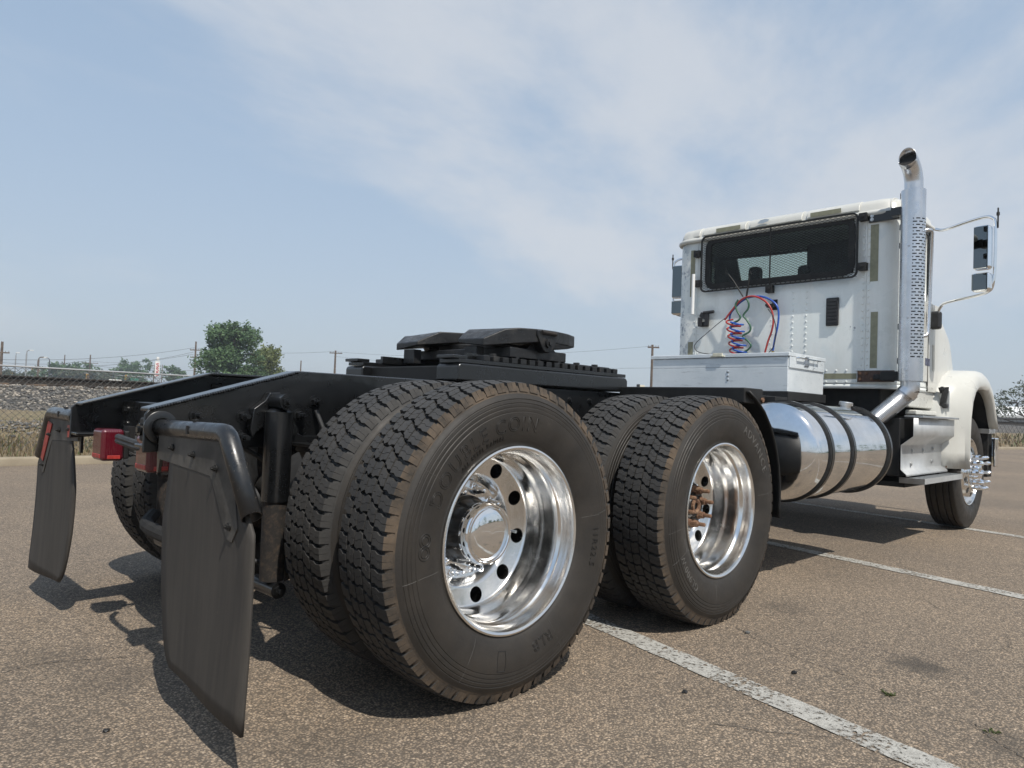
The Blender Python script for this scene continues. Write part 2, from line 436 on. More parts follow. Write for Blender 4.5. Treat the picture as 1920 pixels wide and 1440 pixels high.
def gpt(px, py):
    d = CF + CR*((px-960)/FPX) + CU*((720-py)/FPX); return CAM + d*(-CAM.z/d.z)
STAINS = [(gpt(px, py).x, gpt(px, py).y, r, s) for px, py, r, s in ((1715,1246,.13,.6),(1745,1255,.10,.5),(1480,1140,.16,.35),(230,1275,.16,.35),(90,1235,.2,.3),(1895,1395,.14,.5),(600,1400,.2,.25),(1190,1075,.3,.3))]
def asphalt():
    m = NT('worn_asphalt')
    p = m.pos
    v1 = m.vor(135, p); v2 = m.vor(330, p)
    sepc = m.n('ShaderNodeSeparateColor'); m.l(v1.outputs['Color'], sepc.inputs[0])
    sep2 = m.n('ShaderNodeSeparateColor'); m.l(v2.outputs['Color'], sep2.inputs[0])
    c1 = m.ramp(sepc.outputs[0], [(0, (.065,.06,.056)), (.25, (.16,.138,.115)), (.5, (.245,.198,.152)), (.75, (.285,.242,.196)), (.93, (.38,.295,.22)), (1, (.56,.48,.40))], 'LINEAR')
    c2 = m.ramp(sep2.outputs[1], [(0, (.08,.072,.065)), (.5, (.21,.175,.14)), (1, (.34,.285,.235))])
    c = m.mix(.45, c1, c2)
    # dark bitumen in the joints between the stones
    j = m.mr(v1.outputs['Distance'], .38, .62, 0, .85); c = m.mix(j, c, (.075,.066,.058))
    big = m.mr(m.noise(.55, 6, .6, p), .35, .68, 0, 1); c = m.mix(big, m.mix(1, c, (.80,.79,.79), 'MULTIPLY'), m.mix(1, c, (1.12,1.08,1.03), 'MULTIPLY'))
    gr = m.mr(m.noise(38, 4, .7, p), .35, .65, .80, 1.18); c = m.mix(1., c, gr, 'MULTIPLY')
    med = m.mr(m.noise(7, 5, .65, p), .55, .8, 0, .35); c = m.mix(med, c, (.075,.07,.066))
    oil = m.mr(m.noise(.9, 3, .5, m.scaled(1, 1, 1, p)), .68, .76, 0, .35); c = m.mix(oil, c, (.07,.064,.057))
    for (sx, sy, sr, so_) in STAINS:                       # oil drips and damp patches
        d_ = m.n('ShaderNodeVectorMath', operation='DISTANCE'); m.l(p, d_.inputs[0]); d_.inputs[1].default_value = (sx, sy, 0)
        e_ = m.math('ADD', d_.outputs['Value'], m.mr(m.noise(9, 5, .7, p), .3, .7, -.5*sr, .5*sr))
        c = m.mix(m.mr(e_, sr*.35, sr, so_, 0), c, (.045,.041,.037))
    # hairline cracks
    wv = m.n('ShaderNodeVectorMath', operation='ADD'); nz = m.n('ShaderNodeTexNoise'); nz.inputs['Scale'].default_value = 1.6; nz.inputs['Detail'].default_value = 6
    m.l(p, nz.inputs['Vector']); sc2 = m.n('ShaderNodeVectorMath', operation='SCALE'); sc2.inputs['Scale'].default_value = .9
    m.l(nz.outputs['Color'], sc2.inputs[0]); m.l(p, wv.inputs[0]); m.l(sc2.outputs[0], wv.inputs[1])
    ck = m.vor(.55, wv.outputs[0], 'DISTANCE_TO_EDGE').outputs['Distance']
    gate = m.mr(m.noise(1.1, 3, .5, p), .52, .66)
    ckm = m.math('MULTIPLY', m.mr(ck, .002, .008, 1, 0), gate); c = m.mix(m.math('MULTIPLY', ckm, .5), c, (.05,.045,.04))
    c = m.mix(1., c, (1.20,1.155,1.07), 'MULTIPLY')
    m.set(Base_Color=c, Roughness=.86); m.b.inputs['Specular IOR Level'].default_value = .35
    h = m.math('SUBTRACT', m.math('ADD', m.math('MULTIPLY', m.mr(v1.outputs['Distance'], .0, .65, 1, 0), 1.), m.math('MULTIPLY', m.noise(420, 3, .7, p), .5)), m.math('MULTIPLY', ckm, 2.))
    m.bump(h, .75, .0035)
    return m
MT['asphalt'] = asphalt().mat

def paint_mat():
    m = NT('worn_road_paint')
    p = m.pos
    wear = m.math('ADD', m.math('MULTIPLY', m.noise(60, 5, .7, p), .8), m.math('MULTIPLY', m.noise(4, 4, .6, p), .35))
    k = m.mr(wear, .57, .66)
    grain = m.vor(125, p)
    m.set(Base_Color=m.ramp(m.noise(25, 5, .7, p), [(.3, (.27,.26,.235)), (.7, (.43,.42,.385))]), Roughness=.75)
    m.bump(m.math('ADD', m.mr(grain.outputs['Distance'], 0, .65, 1, 0), m.noise(420, 3, .7, p)), .6, .003)
    t = m.n('ShaderNodeBsdfTransparent'); mx = m.n('ShaderNodeMixShader'); m.l(k, mx.inputs[0])
    m.l(m.b.outputs[0], mx.inputs[1]); m.l(t.outputs[0], mx.inputs[2]); m.l(mx.outputs[0], m.o.inputs['Surface'])
    return m.mat
MT['paint'] = paint_mat()
def conc():
    m = NT('concrete_kerb'); p = m.pos
    c = m.ramp(m.noise(3, 6, .65, p), [(.3, (.21,.175,.125)), (.7, (.30,.255,.185))])
    m.set(Base_Color=c, Roughness=.9); m.bump(m.noise(60, 5, .7, p), .4, .004); return m.mat
MT['kerb'] = conc()
def dirt():
    m = NT('dry_ground'); p = m.pos
    c = m.ramp(m.math('ADD', m.math('MULTIPLY', m.noise(1.3, 8, .68, p), .5), m.math('MULTIPLY', m.noise(14, 6, .7, p), .5)), [(.36, (.085,.066,.042)), (.5, (.155,.122,.076)), (.64, (.26,.205,.13))])
    c = m.mix(m.mr(m.noise(.5, 5, .6, p), .5, .7, 0, .6), c, (.10,.11,.05))
    m.set(Base_Color=c, Roughness=.95); m.bump(m.noise(18, 6, .7, p), .6, .03); return m.mat
MT['dirt'] = dirt()
def gravel():
    m = NT('ballast_gravel'); p = m.pos
    v = m.vor(17, p); s_ = m.n('ShaderNodeSeparateColor'); m.l(v.outputs['Color'], s_.inputs[0])
    c = m.ramp(s_.outputs[0], [(0, (.035,.036,.038)), (.4, (.085,.084,.082)), (.7, (.15,.137,.12)), (1, (.26,.23,.20))])
    c = m.mix(m.mr(v.outputs['Distance'], .35, .6, 0, .8), c, (.05,.048,.045))
    m.set(Base_Color=c, Roughness=.9); m.bump(m.mr(v.outputs['Distance'], 0, .6, 1, 0), 1., .04); return m.mat
MT['gravel'] = gravel()
def stone():
    m = NT('ballast_stone'); p = m.pos
    v = m.vor(14, p); s_ = m.n('ShaderNodeSeparateColor'); m.l(v.outputs['Color'], s_.inputs[0])
    c = m.ramp(s_.outputs[1], [(0, (.06,.062,.063)), (.35, (.13,.128,.122)), (.7, (.22,.20,.173)), (1, (.36,.32,.27))])
    m.set(Base_Color=c, Roughness=.85); m.bump(m.noise(60, 4, .7, p), .3, .01); return m.mat
MT['stone'] = stone()

# ================================================================ THE SETTING
rng = random.Random(7)
def kc(x):
    """y of the lot's kerb line"""
    if x < 2: return 7.72
    if x < 60: return 7.72 - .004*(x-2)**2
    return 7.72 - .004*58**2 - .464*(x-60)
KX = [-160, -80, -40, -20, -10, -5] + list(range(-2, 60, 2)) + [60, 70, 80, 100, 130, 170]
def sheet(name, rows, mat, kind='structure', label=None):
    """rows: list of equal-length point rows, skinned into one sheet"""
    n = len(rows[0]); vs = [p for r in rows for p in r]
    fs = [(i*n+j, i*n+j+1, (i+1)*n+j+1, (i+1)*n+j) for i in range(len(rows)-1) for j in range(n-1)]
    o = MB().add(vs, fs).build(name, mat, ang=60)
    tag(o, label, kind=kind); return o
# ground to the horizon, a little below the lot
g = MB().add([(-2500,-2500,-.06),(2500,-2500,-.06),(2500,2500,-.06),(-2500,2500,-.06)], [(0,1,2,3)]).build('ground', MT['dirt'], ang=0)
tag(g, 'dry brown open ground reaching to the horizon', kind='structure')
def sk(x): return -27.0 - .0012*(x+10)**2
lot = sheet('parking_lot', [[(x, max(sk(x), -80), 0) for x in KX], [(x, -8, 0) for x in KX], [(x, kc(x)+.02, 0) for x in KX]] if False else
            [[(x, -27.0, 0) for x in KX if x <= 100], [(x, -8, 0) for x in KX if x <= 100], [(x, max(kc(x), -7.9), 0) for x in KX if x <= 100]], MT['asphalt'],
            label='worn brown grey asphalt parking lot')
def offs(x, d):
    e = .05; t = Vector((1, (kc(x+e)-kc(x-e))/(2*e), 0)).normalized(); nrm = Vector((-t.y, t.x, 0))
    return Vector((x, kc(x), 0)) + nrm*d
KX2 = [x for x in KX if x <= 90]
KXf = sorted(set(KX2 + [x*.5 for x in range(-12, 24)]))
def strip(name, prof, mat, xs=KXf, label=None, kind='structure'):
    """profile (offset behind the kerb line, z) swept along the kerb"""
    return sheet(name, [[offs(x, d) + Vector((0,0,z)) for x in xs] for d, z in prof], mat, kind, label)
strip('kerb', [(-.0,-.03),(0,.075),(.012,.096),(.03,.102),(.13,.102),(.14,.05)], MT['kerb'], label='tan concrete kerb along the edge of the lot')
far = [(x, -27.0) for x in (-160, 100)]
k2 = MB().box(-160, 100, -27.2, -27.0, -.05, .13).build('kerb', MT['kerb'], bevel=.02); tag(k2, 'straight concrete kerb on the camera side of the lot', kind='structure')
# embankment behind the fence
def lump(x, d): return .05*math.sin(x*1.9+d*3)+.04*math.sin(x*.7-d*2.1)
verge = sheet('verge', [[offs(x, d) + Vector((0,0,z+ (lump(x,d)*.5 if d > .4 else 0))) for x in KXf] for d, z in ((.175,.07),(.5,.10),(1.0,.16),(1.5,.26),(2.0,.38),(2.5,.52),(2.9,.62))], MT['dirt'],
              label='dry grassy verge sloping up behind the kerb')
bank = sheet('railway_embankment', [[offs(x, d) + Vector((0,0,z + (lump(x,d)*.25))) for x in KXf] for d, z in ((2.6,.46),(3.0,.66),(3.4,.83),(3.8,.97),(4.2,1.0),(6.6,1.0),(7.4,.8),(9.5,-.05))], MT['gravel'],
             label='grey gravel railway embankment behind the fence')
# loose ballast stones that can be told apart, nearest stretch
mb = MB()
ico_v = [(0,0,1)] + [(math.cos(a)*.894, math.sin(a)*.894, .447) for a in [i*2*math.pi/5 for i in range(5)]] + [(math.cos(a)*.894, math.sin(a)*.894, -.447) for a in [(i+.5)*2*math.pi/5 for i in range(5)]] + [(0,0,-1)]
ico_f = [(0,1+i,1+(i+1)%5) for i in range(5)] + [(1+i,6+i,1+(i+1)%5) for i in range(5)] + [(1+(i+1)%5,6+i,6+(i+1)%5) for i in range(5)] + [(11,6+(i+1)%5,6+i) for i in range(5)]
for _ in range(11000):
    x = rng.uniform(-3.5, 8.5); d = rng.uniform(1.85, 4.25) if rng.random() > .07 else rng.uniform(1.2, 1.9)
    prof = ((1.5,.26),(2.0,.38),(2.6,.46),(3.0,.66),(3.4,.83),(3.8,.97),(4.3,1.0))
    z = 1.0
    for (a, za), (b, zb) in zip(prof, prof[1:]):
        if a <= d <= b: z = za + (zb-za)*(d-a)/(b-a)
    c = offs(x, d); s = rng.uniform(.012, .030); q = [rng.uniform(.6, 1.35) for _ in range(3)]
    rz = rng.uniform(0, 6.28); co, si = math.cos(rz), math.sin(rz)
    vs = []
    for (a, b, e) in ico_v:
        a, b, e = a*s*q[0]*rng.uniform(.8,1.15), b*s*q[1]*rng.uniform(.8,1.15), e*s*q[2]*.8
        vs.append((c.x + a*co - b*si, c.y + a*si + b*co, z + .012 + e + lump(x,d)*(.25 if d > 2.6 else .5)))
    mb.add(vs, ico_f)
tag(mb.build('ballast_stones', MT['stone'], ang=0, fix=False), 'grey and tan railway ballast stones covering the bank', kind='stuff')
# rails
t = empty('railway_track', (0, 0, 0)); tag(t, 'railway track with rusty rails along the top of the gravel bank', 'railway')
for k, d in enumerate((4.55, 5.98)):
    m = MB()
    prof = [(-.07,0),(.07,0),(.07,.012),(.012,.03),(.012,.11),(.036,.125),(.036,.15),(-.036,.15),(-.036,.125),(-.012,.11),(-.012,.03),(-.07,.012)]
    xs = [x for x in KXf if -40 <= x <= 70]; vs = []; n = len(prof); base = Vector((0,0,0))
    for x in xs:
        for a, z in prof: vs.append(offs(x, d+a) + Vector((0,0,z+1.03)) - base)
    m.add(vs, [(i*n+j, i*n+(j+1)%n, (i+1)*n+(j+1)%n, (i+1)*n+j) for i in range(len(xs)-1) for j in range(n)])
    m.build('rail', MT['rust_dark'], t, ang=30)
    if k == 0:
        m2 = MB(); m3 = None
        for i in range(-9, 18):
            x = i*.55 + .2; p = offs(x, d) - base
            m2.obox(p + Vector((0,.0,1.05)), (.055,0,0), (0,.12,0), (0,0,.025)); m2.cyl(p + Vector((0,-.1,1.06)), p + Vector((0,-.1,1.11)), .018, n=6)
        m2.build('rail_clips', MT['rust_dark'], t, ang=0)['kind'] = 'stuff'
for i in range(-7, 15):
    m = MB(); x = i*.55 + .2
    if x > 7: break
    a = offs(x, 3.95); b = offs(x, 6.6); u = (b-a).normalized(); s_ = Vector((u.y, -u.x, 0))
    mid = (a+b)/2
    m.obox((0,0,0), u*((b-a).length/2), s_*.115, (0,0,.085))
    m.build('sleeper', MT['wood'], t, bevel=.01, loc=mid + Vector((0,0,.955)))

# grass
def blades(name, n, region, mats, hmin, hmax, label, seed, wd=.006):
    r = random.Random(seed); m = MB()
    for _ in range(n):
        x, d = region(r); p = offs(x, d)
        prof = ((.18,.08),(.5,.10),(1.0,.16),(1.5,.26),(2.0,.38),(2.5,.52),(2.9,.62)); z = .08
        for (a, za), (b, zb) in zip(prof, prof[1:]):
            if a <= d <= b: z = za + (zb-za)*(d-a)/(b-a)
        h = r.uniform(hmin, hmax) * (.5 + .9*r.random()*max(.25, math.sin(x*2.1+1)*math.sin(x*.9+d*2)+.6)); a = r.uniform(0, 6.28); ln = r.uniform(.2, .8)*h
        dx, dy = math.cos(a)*ln, math.sin(a)*ln; px, py = -math.sin(a)*wd, math.cos(a)*wd
        vs = [(p.x-px, p.y-py, z-.02), (p.x+px, p.y+py, z-.02), (p.x+dx*.4+px*.8, p.y+dy*.4+py*.8, z+h*.6), (p.x+dx*.4-px*.8, p.y+dy*.4-py*.8, z+h*.6), (p.x+dx, p.y+dy, z+h)]
        m.add(vs, [(0,1,2,3),(3,2,4)], 0 if r.random() < .78 else 1)
    tag(m.build(name, mats, ang=0, fix=False), label, kind='stuff')
blades('dry_grass', 15000, lambda r: (r.uniform(-3.5, 9), .2 + 2.1*r.random()**.9), [MT['straw'], MT['weed']], .025, .13, 'dry straw coloured grass and weeds on the verge behind the kerb', 3)
blades('dry_grass', 2600, lambda r: (r.uniform(28, 62), .25 + 2.2*r.random()), [MT['straw'], MT['weed']], .08, .3, 'dry grass on the verge beyond the bumper on the right', 4, .03)

# chain-link fence
def fence(name, xs0, xs1, d, h, z0, pitch, wr, mats, label, posts, top=.7):
    base = offs(xs0, d); t = empty(name, base); m = MB()
    N = int((xs1-xs0)/pitch)
    def P(x, z): return offs(x, d) + Vector((0,0,z)) - base
    for i in range(-int(h/pitch), N):
        for sgn in (1, -1):
            xa = xs0 + i*pitch; pts = []
            for k in range(0, 9):
                q = k/8; x = xa + q*h if sgn > 0 else xa + h - q*h
                if xs0 <= x <= xs1: pts.append(P(x, z0 + q*h) + Vector((0, .002*sgn, 0)))
            if len(pts) > 1: m.tube(pts, wr, 3, False)
    m.build('chain_link_mesh', mats[0], t, ang=0, fix=False)
    for x in posts: MB().cyl(P(x, z0-.15), P(x, z0+h+.03), mats[2], n=10).build('post', mats[1], t)
    xs = [xs0 + (xs1-xs0)*i/24 for i in range(25)]
    if top: MB().tube([P(x, z0+h) for x in xs], mats[2]*top, 8).build('top_rail', mats[1], t)
    tag(t, label, 'fence'); return t
fence('chain_link_fence', -4, 9, .72, 1.13, .11, .085, .0030, [MT['link'], MT['steelpole'], .022], 'galvanised chain-link fence between the kerb and the railway bank', (-3.2, 5.6, 8.7), .55)
fence('chain_link_fence', 30, 62, 1.4, 1.05, .22, .32, .006, [MT['dark_plastic'], MT['dark_plastic'], .045], 'black steel fence beyond the front bumper on the right', (34, 38.3, 42, 46, 50, 54, 58))

# parking lines
ldir = Vector((.216, .976, 0)).normalized(); lperp = Vector((ldir.y, -ldir.x, 0))
labs = ('white painted parking line running past the rear wheels to the camera', 'white painted parking line beside the fuel tank', 'white painted parking line by the front steer wheel')
for k, (p, t0, t1) in enumerate(((Vector((.75,-1.5,0)), -3.6, 1.2), (Vector((3.36,-1.18,0)), -4.5, 2.0), (Vector((5.83,-1.35,0)), -4.5, 2.5))):
    m = MB(); rows = []
    n = 60
    for i in range(n+1):
        c = p + ldir*(t0 + (t1-t0)*i/n); wv = .006*math.sin(i*1.7+k)+.004*math.sin(i*4.1)
        rows.append((c - lperp*(.060+wv*.5) + Vector((0,0,.004)), c + lperp*(.060-wv*.4) + Vector((0,0,.004))))
    m.add([q for r in rows for q in r], [(2*i, 2*i+1, 2*i+3, 2*i+2) for i in range(n)])
    tag(m.build('parking_line', MT['paint'], ang=0), labs[k], kind='structure')
for k, x in enumerate((-4.3, -1.85)):
    m = MB(); c = Vector((x, -9.5, .004)); m.add([c-ldir*3-lperp*.05, c-ldir*3+lperp*.05, c+ldir*3+lperp*.05, c+ldir*3-lperp*.05], [(0,1,2,3)])
    tag(m.build('parking_line', MT['paint'], ang=0), ('faded parking line far behind the camera', 'faded parking line behind the camera, mirrored in the hub cap')[k], kind='structure')

# cracks in the asphalt
m_crack = simple('crack_filler', (.075,.066,.056), .9, 0, .4, 60, bump=.6, bscale=120)
for k, (pix, lab) in enumerate((([(0,1264),(60,1247),(120,1240),(190,1236),(250,1231),(312,1214)], 'hairline crack in the asphalt at lower left, left of the mud flap'),
        ([(1380,1178),(1398,1186),(1416,1199),(1440,1210),(1500,1236),(1545,1252),(1600,1272)], 'hairline crack in front of the forward drive wheel'),
        ([(1330,1357),(1380,1363),(1440,1374),(1500,1378),(1560,1384)], 'faint crack crossing up to the white line near the camera'),
        ([(1820,1352),(1848,1376),(1880,1398),(1925,1425)], 'dark crack at the lower right corner of the view'))):
    r = random.Random(40+k); P = spline([gpt(*q) for q in pix], 7); vs = []; m = MB()
    for i, p in enumerate(P):
        t_ = (P[min(i+1, len(P)-1)] - P[max(i-1, 0)]).normalized(); nn = Vector((-t_.y, t_.x, 0)); wd = r.uniform(.0004, .0026)*(.3 if i in (0, len(P)-1) else 1); j = nn*r.uniform(-.006, .006)
        vs += [p + j - nn*wd + Vector((0,0,.0035)), p + j + nn*wd + Vector((0,0,.0035))]
    m.add(vs, [(2*i, 2*i+1, 2*i+3, 2*i+2) for i in range(len(P)-1)]); tag(m.build('asphalt_crack', m_crack, ang=0), lab, kind='structure')
# litter on the asphalt
for k, (px, py, s, lab) in enumerate(((1284,1299,.011,'dark pebble lying near the middle of the white line'),(1402,1188,.013,'pale pebble on the asphalt in front of the forward tyre'),(1490,1263,.012,'dark pebble on the asphalt right of the white line'),(199,1372,.010,'small black crumb on the asphalt at lower left'))):
    d = CF + CR*((px-960)/FPX) + CU*((720-py)/FPX); p = CAM + d*(-CAM.z/d.z); m = MB(); r = random.Random(k)
    m.add([(a*s*r.uniform(.8,1.3), b*s*r.uniform(.7,1.2), e*s*.55) for a, b, e in ico_v], ico_f)
    tag(m.build('pebble', MT['stone'] if k == 1 else MT['black_matt'], ang=0, loc=(p.x, p.y, s*.4)), lab, 'pebble')
for k, (px, py, n, lab) in enumerate(((1667,1304,16,'tiny green weed growing in the asphalt right of the line'),(1860,1375,8,'tiny dry weed in an asphalt crack at lower right'))):
    d = CF + CR*((px-960)/FPX) + CU*((720-py)/FPX); p = CAM + d*(-CAM.z/d.z); m = MB(); r = random.Random(k+5)
    for _ in range(n):
        a = r.uniform(0, 6.28); l = r.uniform(.008,.024); q = Vector((r.uniform(-.012,.012), r.uniform(-.012,.012), 0)); e = Vector((math.cos(a), math.sin(a), 0)); s_ = Vector((-e.y, e.x, 0))*.003
        m.add([q-s_*.5, q+s_*.5, q+e*l*.6+s_+Vector((0,0,l*.5)), q+e*l+Vector((0,0,l*.35)), q+e*l*.6-s_+Vector((0,0,l*.5))], [(0,1,2,3,4)])
    tag(m.build('weed', MT['weed'], ang=0, loc=p, fix=False), lab, 'weed')

# ---------------------------------------------------------------- trees
def tree(name, base, h, lobes, nleaf, ls, mat, label, cat='tree', seed=1, group=None, trunk_r=.2, bare=.25):
    """lobes: (dx, dy, z, rx, rz) ellipsoids in metres relative to the base; leaves gather in clumps through their volume"""
    r = random.Random(seed); t = empty(name, base)
    tm = MB(); top = Vector((r.uniform(-.3,.3), r.uniform(-.3,.3), h*.72))
    tm.tube(spline([(0,0,-.2), (r.uniform(-.1,.1), 0, h*.2), (r.uniform(-.25,.25), r.uniform(-.2,.2), h*.45), top], 4), [trunk_r*(1-.075*i) for i in range(13)], 8)
    lm = MB(); tot = sum(l[3]**2*l[4] for l in lobes)
    for (dx, dy, z, rx, rz) in lobes:
        c = Vector((dx, dy, z)); s0 = Vector((0, 0, max(h*bare, z-rz*1.3)))*.9
        tm.tube(spline([s0, (s0+c)*.5 + Vector((r.uniform(-.2,.2), r.uniform(-.2,.2), -.1)), c], 4), [trunk_r*.45*(1-.095*i) for i in range(9)], 6)
        n = int(nleaf*rx*rx*rz/tot); clumps = []
        for _ in range(max(6, n//20)):
            while True:
                q = Vector((r.uniform(-1,1), r.uniform(-1,1), r.uniform(-1,1)))
                if q.length <= 1: break
            q = q.normalized()*(q.length**.5)*r.choice((.9, 1, 1.12))
            cc = c + Vector((q.x*rx, q.y*rx, q.z*rz)); clumps.append(cc)
            if r.random() < .3: tm.tube([c, (c+cc)*.5 + Vector((0,0,r.uniform(-.1,.2))), cc], [trunk_r*.16, trunk_r*.1, trunk_r*.04], 4, False)
        sp = rx*.155
        for k in range(n):
            cc = clumps[k % len(clumps)]
            p = cc + Vector((r.gauss(0, sp), r.gauss(0, sp), r.gauss(0, sp*.75)))
            a = Vector((r.gauss(0,1), r.gauss(0,1), r.gauss(-.15,.7))).normalized(); b = a.orthogonal().normalized()
            b.rotate(Matrix.Rotation(r.uniform(0, 6.28), 3, a)); s = ls*r.uniform(.6, 1.3)
            lm.add([p-a*s, p+b*s*.42+a*s*.1, p+a*s*1.1, p-b*s*.42+a*s*.1], [(0,1,2,3)])
    tm.build('trunk', MT['bark'], t, ang=50); lm.build('crown', mat, t, ang=0, fix=False)
    tag(t, label, cat, group); return t
def lobe_set(seed, w, h, z0, n, rr=.34):
    r = random.Random(seed); o = []
    for i in range(n):
        a = r.uniform(0, 6.28); q = r.random()**.6; z = z0 + (h-z0)*(.12 + .76*r.random()); k = 1 - .55*abs((z-z0)/(h-z0)-.42)
        o.append((math.cos(a)*q*w*.62*k, math.sin(a)*q*w*.62*k, z, w*rr*r.uniform(.75,1.25), w*rr*r.uniform(.6,.95)))
    return o
def grnd(px, Y): p = at(px, 730, Y); return Vector((p.x, p.y, -.06))
b = grnd(432, 62); topz = at(452, 601, 62).z
tree('shade_tree', b, topz, lobe_set(11, 3.5, topz-.3, 1.2, 26, .30) + [(.5,-.3,topz-1.0,1.0,.85),(-.9,.6,topz-1.8,.95,.75),(1.3,-.9,topz-1.7,1.0,.85)], 17000, .15, MT['leaf'], 'large dark green leafy tree rising above the truck frame rails', seed=2, trunk_r=.24)
b = grnd(500, 66); topz = at(490, 648, 66).z
tree('shade_tree', b, topz, lobe_set(5, 3.0, topz+.1, 1.0, 16, .34), 8500, .15, MT['leaf_yellow'], 'yellow green tree at the right foot of the large dark tree', seed=9, trunk_r=.16)
fl = [(108,684,190,3.6,6,'leaf','round green tree just behind the cobra head street lamps'),(128,700,185,3.0,6,'leaf_grey','low grey green tree left of the cross-arm pole'),(158,681,200,3.8,7,'leaf','green tree behind the cross-arm utility pole'),(186,698,190,3.4,6,'leaf_grey','low greyish tree right of the cross-arm utility pole'),(232,683,195,4.4,8,'leaf','left half of the broad green tree pair by the white board'),(263,681,200,4.8,8,'leaf','right half of the broad green tree pair by the red banner sign'),(322,697,180,3.6,6,'leaf','small round tree right of the red banner sign'),(12,704,180,3.0,5,'leaf_grey','low tree at the far left edge of the view'),(60,700,190,3.4,6,'leaf','low green tree behind the traffic signals')]
for k, (px, py, Y, w_, n, mt, lab) in enumerate(fl):
    b = grnd(px, Y); tz = at(px, py, Y).z
    tree('distant_tree', b, tz, lobe_set(20+k, w_*1.35, tz+.5, .6, n+5, .40), 3000, .42, MT[mt], lab, seed=30+k, trunk_r=.2, group='trees beyond the railway')
# right hand side, behind the black fence
b = Vector((58, 7.0, -.06)); tree('scrubby_tree', b, 4.6, [(-.2,1.0,2.6,1.2,1.0),(.3,-.2,3.3,1.3,.9),(.2,.4,3.9,.8,.6),(0,-1.5,2.5,1.1,.8),(.1,-2.6,2.2,1.2,.7),(.2,2.2,2.7,.9,.8),(0,3.0,2.0,.9,.7)], 3000, .10, MT['leaf_grey'], 'sparse grey green tree past the front fender on the right', seed=4, trunk_r=.13)
for k, (px, Y, w_, lab) in enumerate(((1192, 40, .9, 'small dark bush left of the pale roadside sign'), (1209, 42, 1.0, 'small bush right of the pale roadside sign'))):
    b = grnd(px, Y); tz = at(px, (728, 731)[k], Y).z; tree('bush', b, tz, lobe_set(60+k, w_, tz, tz-1.6, 4, .4), 500, .16, MT['leaf_grey'], lab, 'bush', seed=70+k, trunk_r=.06)
# vegetation on the camera side of the lot, seen only mirrored in chrome: one far mass
m = MB(); r = random.Random(77)
for i in range(46):
    x = -70 + i*3.6 + r.uniform(-1,1); h = r.choice((1.2,1.4,1.8,2.4,5.5,7.5)) ; wd = r.uniform(1.2, 2.0); y0 = -30.5 + r.uniform(-1.2, 1)
    for _ in range(90):
        z = h*(1-r.random()**1.6*.95); q = wd*(1.05-z/h*.6); p = Vector((x + r.gauss(0, q*.5), y0 + r.gauss(0, q*.4), z)); a = Vector((r.gauss(0,1), r.gauss(0,1), r.gauss(0,1))).normalized(); b_ = a.orthogonal().normalized(); s = .3
        m.add([p-a*s, p+b_*s*.5, p+a*s, p-b_*s*.5], [(0,1,2,3)])
tag(m.build('hedge_row', MT['leaf'], ang=0, fix=False), 'row of shrubs and conifers across the lot, mirrored in the hub cap', kind='stuff')

# ---------------------------------------------------------------- poles, lamps, signals, signs
def pole(name, px, ptop, Y, r, mat, label, arms=(), cat='utility pole', group=None, lean=0):
    b = grnd(px, Y); tz = at(px, ptop, Y).z; t = empty(name, b)
    H = tz - b.z
    MB().tube([(0,0,-.3), (lean*.5,0,H*.5), (lean,0,H)], [r, r*.85, r*.65], 8).build('shaft', mat, t)
    ud = (CR*Vector((1,1,0))).normalized()
    for (f, wd) in arms:
        m = MB(); m.obox((lean*f, -.12, H*f), ud*wd, (0,.06,0), (0,0,.07))
        m.build('cross_arm', MT['wood'], t)
        for k in (-.9, -.45, .45, .9): MB().cyl(Vector((lean*f,-.12,H*f+.07)) + ud*wd*k, Vector((lean*f,-.12,H*f+.24)) + ud*wd*k, .05, .03, n=6).build('insulator', MT['steelpole'], t)
    tag(t, label, cat, group); return t, H
P1 = pole('utility_pole', 363, 640, 110, .19, MT['wood'], 'tall dark wooden utility pole left of the large tree', [(.86,.9),(.74,.8)])
P2 = pole('utility_pole', 166, 665, 190, .22, MT['wood'], 'wooden utility pole with one cross-arm left of the white board', [(.80,1.9)])
P3 = pole('utility_pole', 626, 657, 95, .2, MT['wood'], 'brown wooden utility pole with cross-arm above the rear frame rail', [(.955,.95)])
P4 = pole('utility_pole', 562, 676, 110, .15, MT['wood'], 'short dark pole between the yellow tree and the brown utility pole')
P5 = pole('utility_pole', 657, 690, 190, .17, MT['wood'], 'small distant utility pole just left of the fifth wheel', [(.98,1.3),(.82,1.1)])
P6 = pole('utility_pole', 1221, 646, 40, .17, MT['wood'], 'wooden utility pole rising behind the left end of the tool box', [(.965,.55)])
P7 = pole('utility_pole', 118, 665, 190, .17, MT['wood'], 'bare thin pole left of the cross-arm utility pole')
P8 = pole('utility_pole', -1, 640, 100, .2, MT['wood'], 'utility pole cut off by the left edge of the picture', [(.80,.9)])
P9 = pole('utility_pole', 285, 681, 170, .16, MT['wood'], 'leaning distant pole left of the red banner sign', [(.93,1.3)], lean=.4)
P10 = pole('utility_pole', 302, 684, 165, .12, MT['wood'], 'thin dark pole right of the red banner sign')
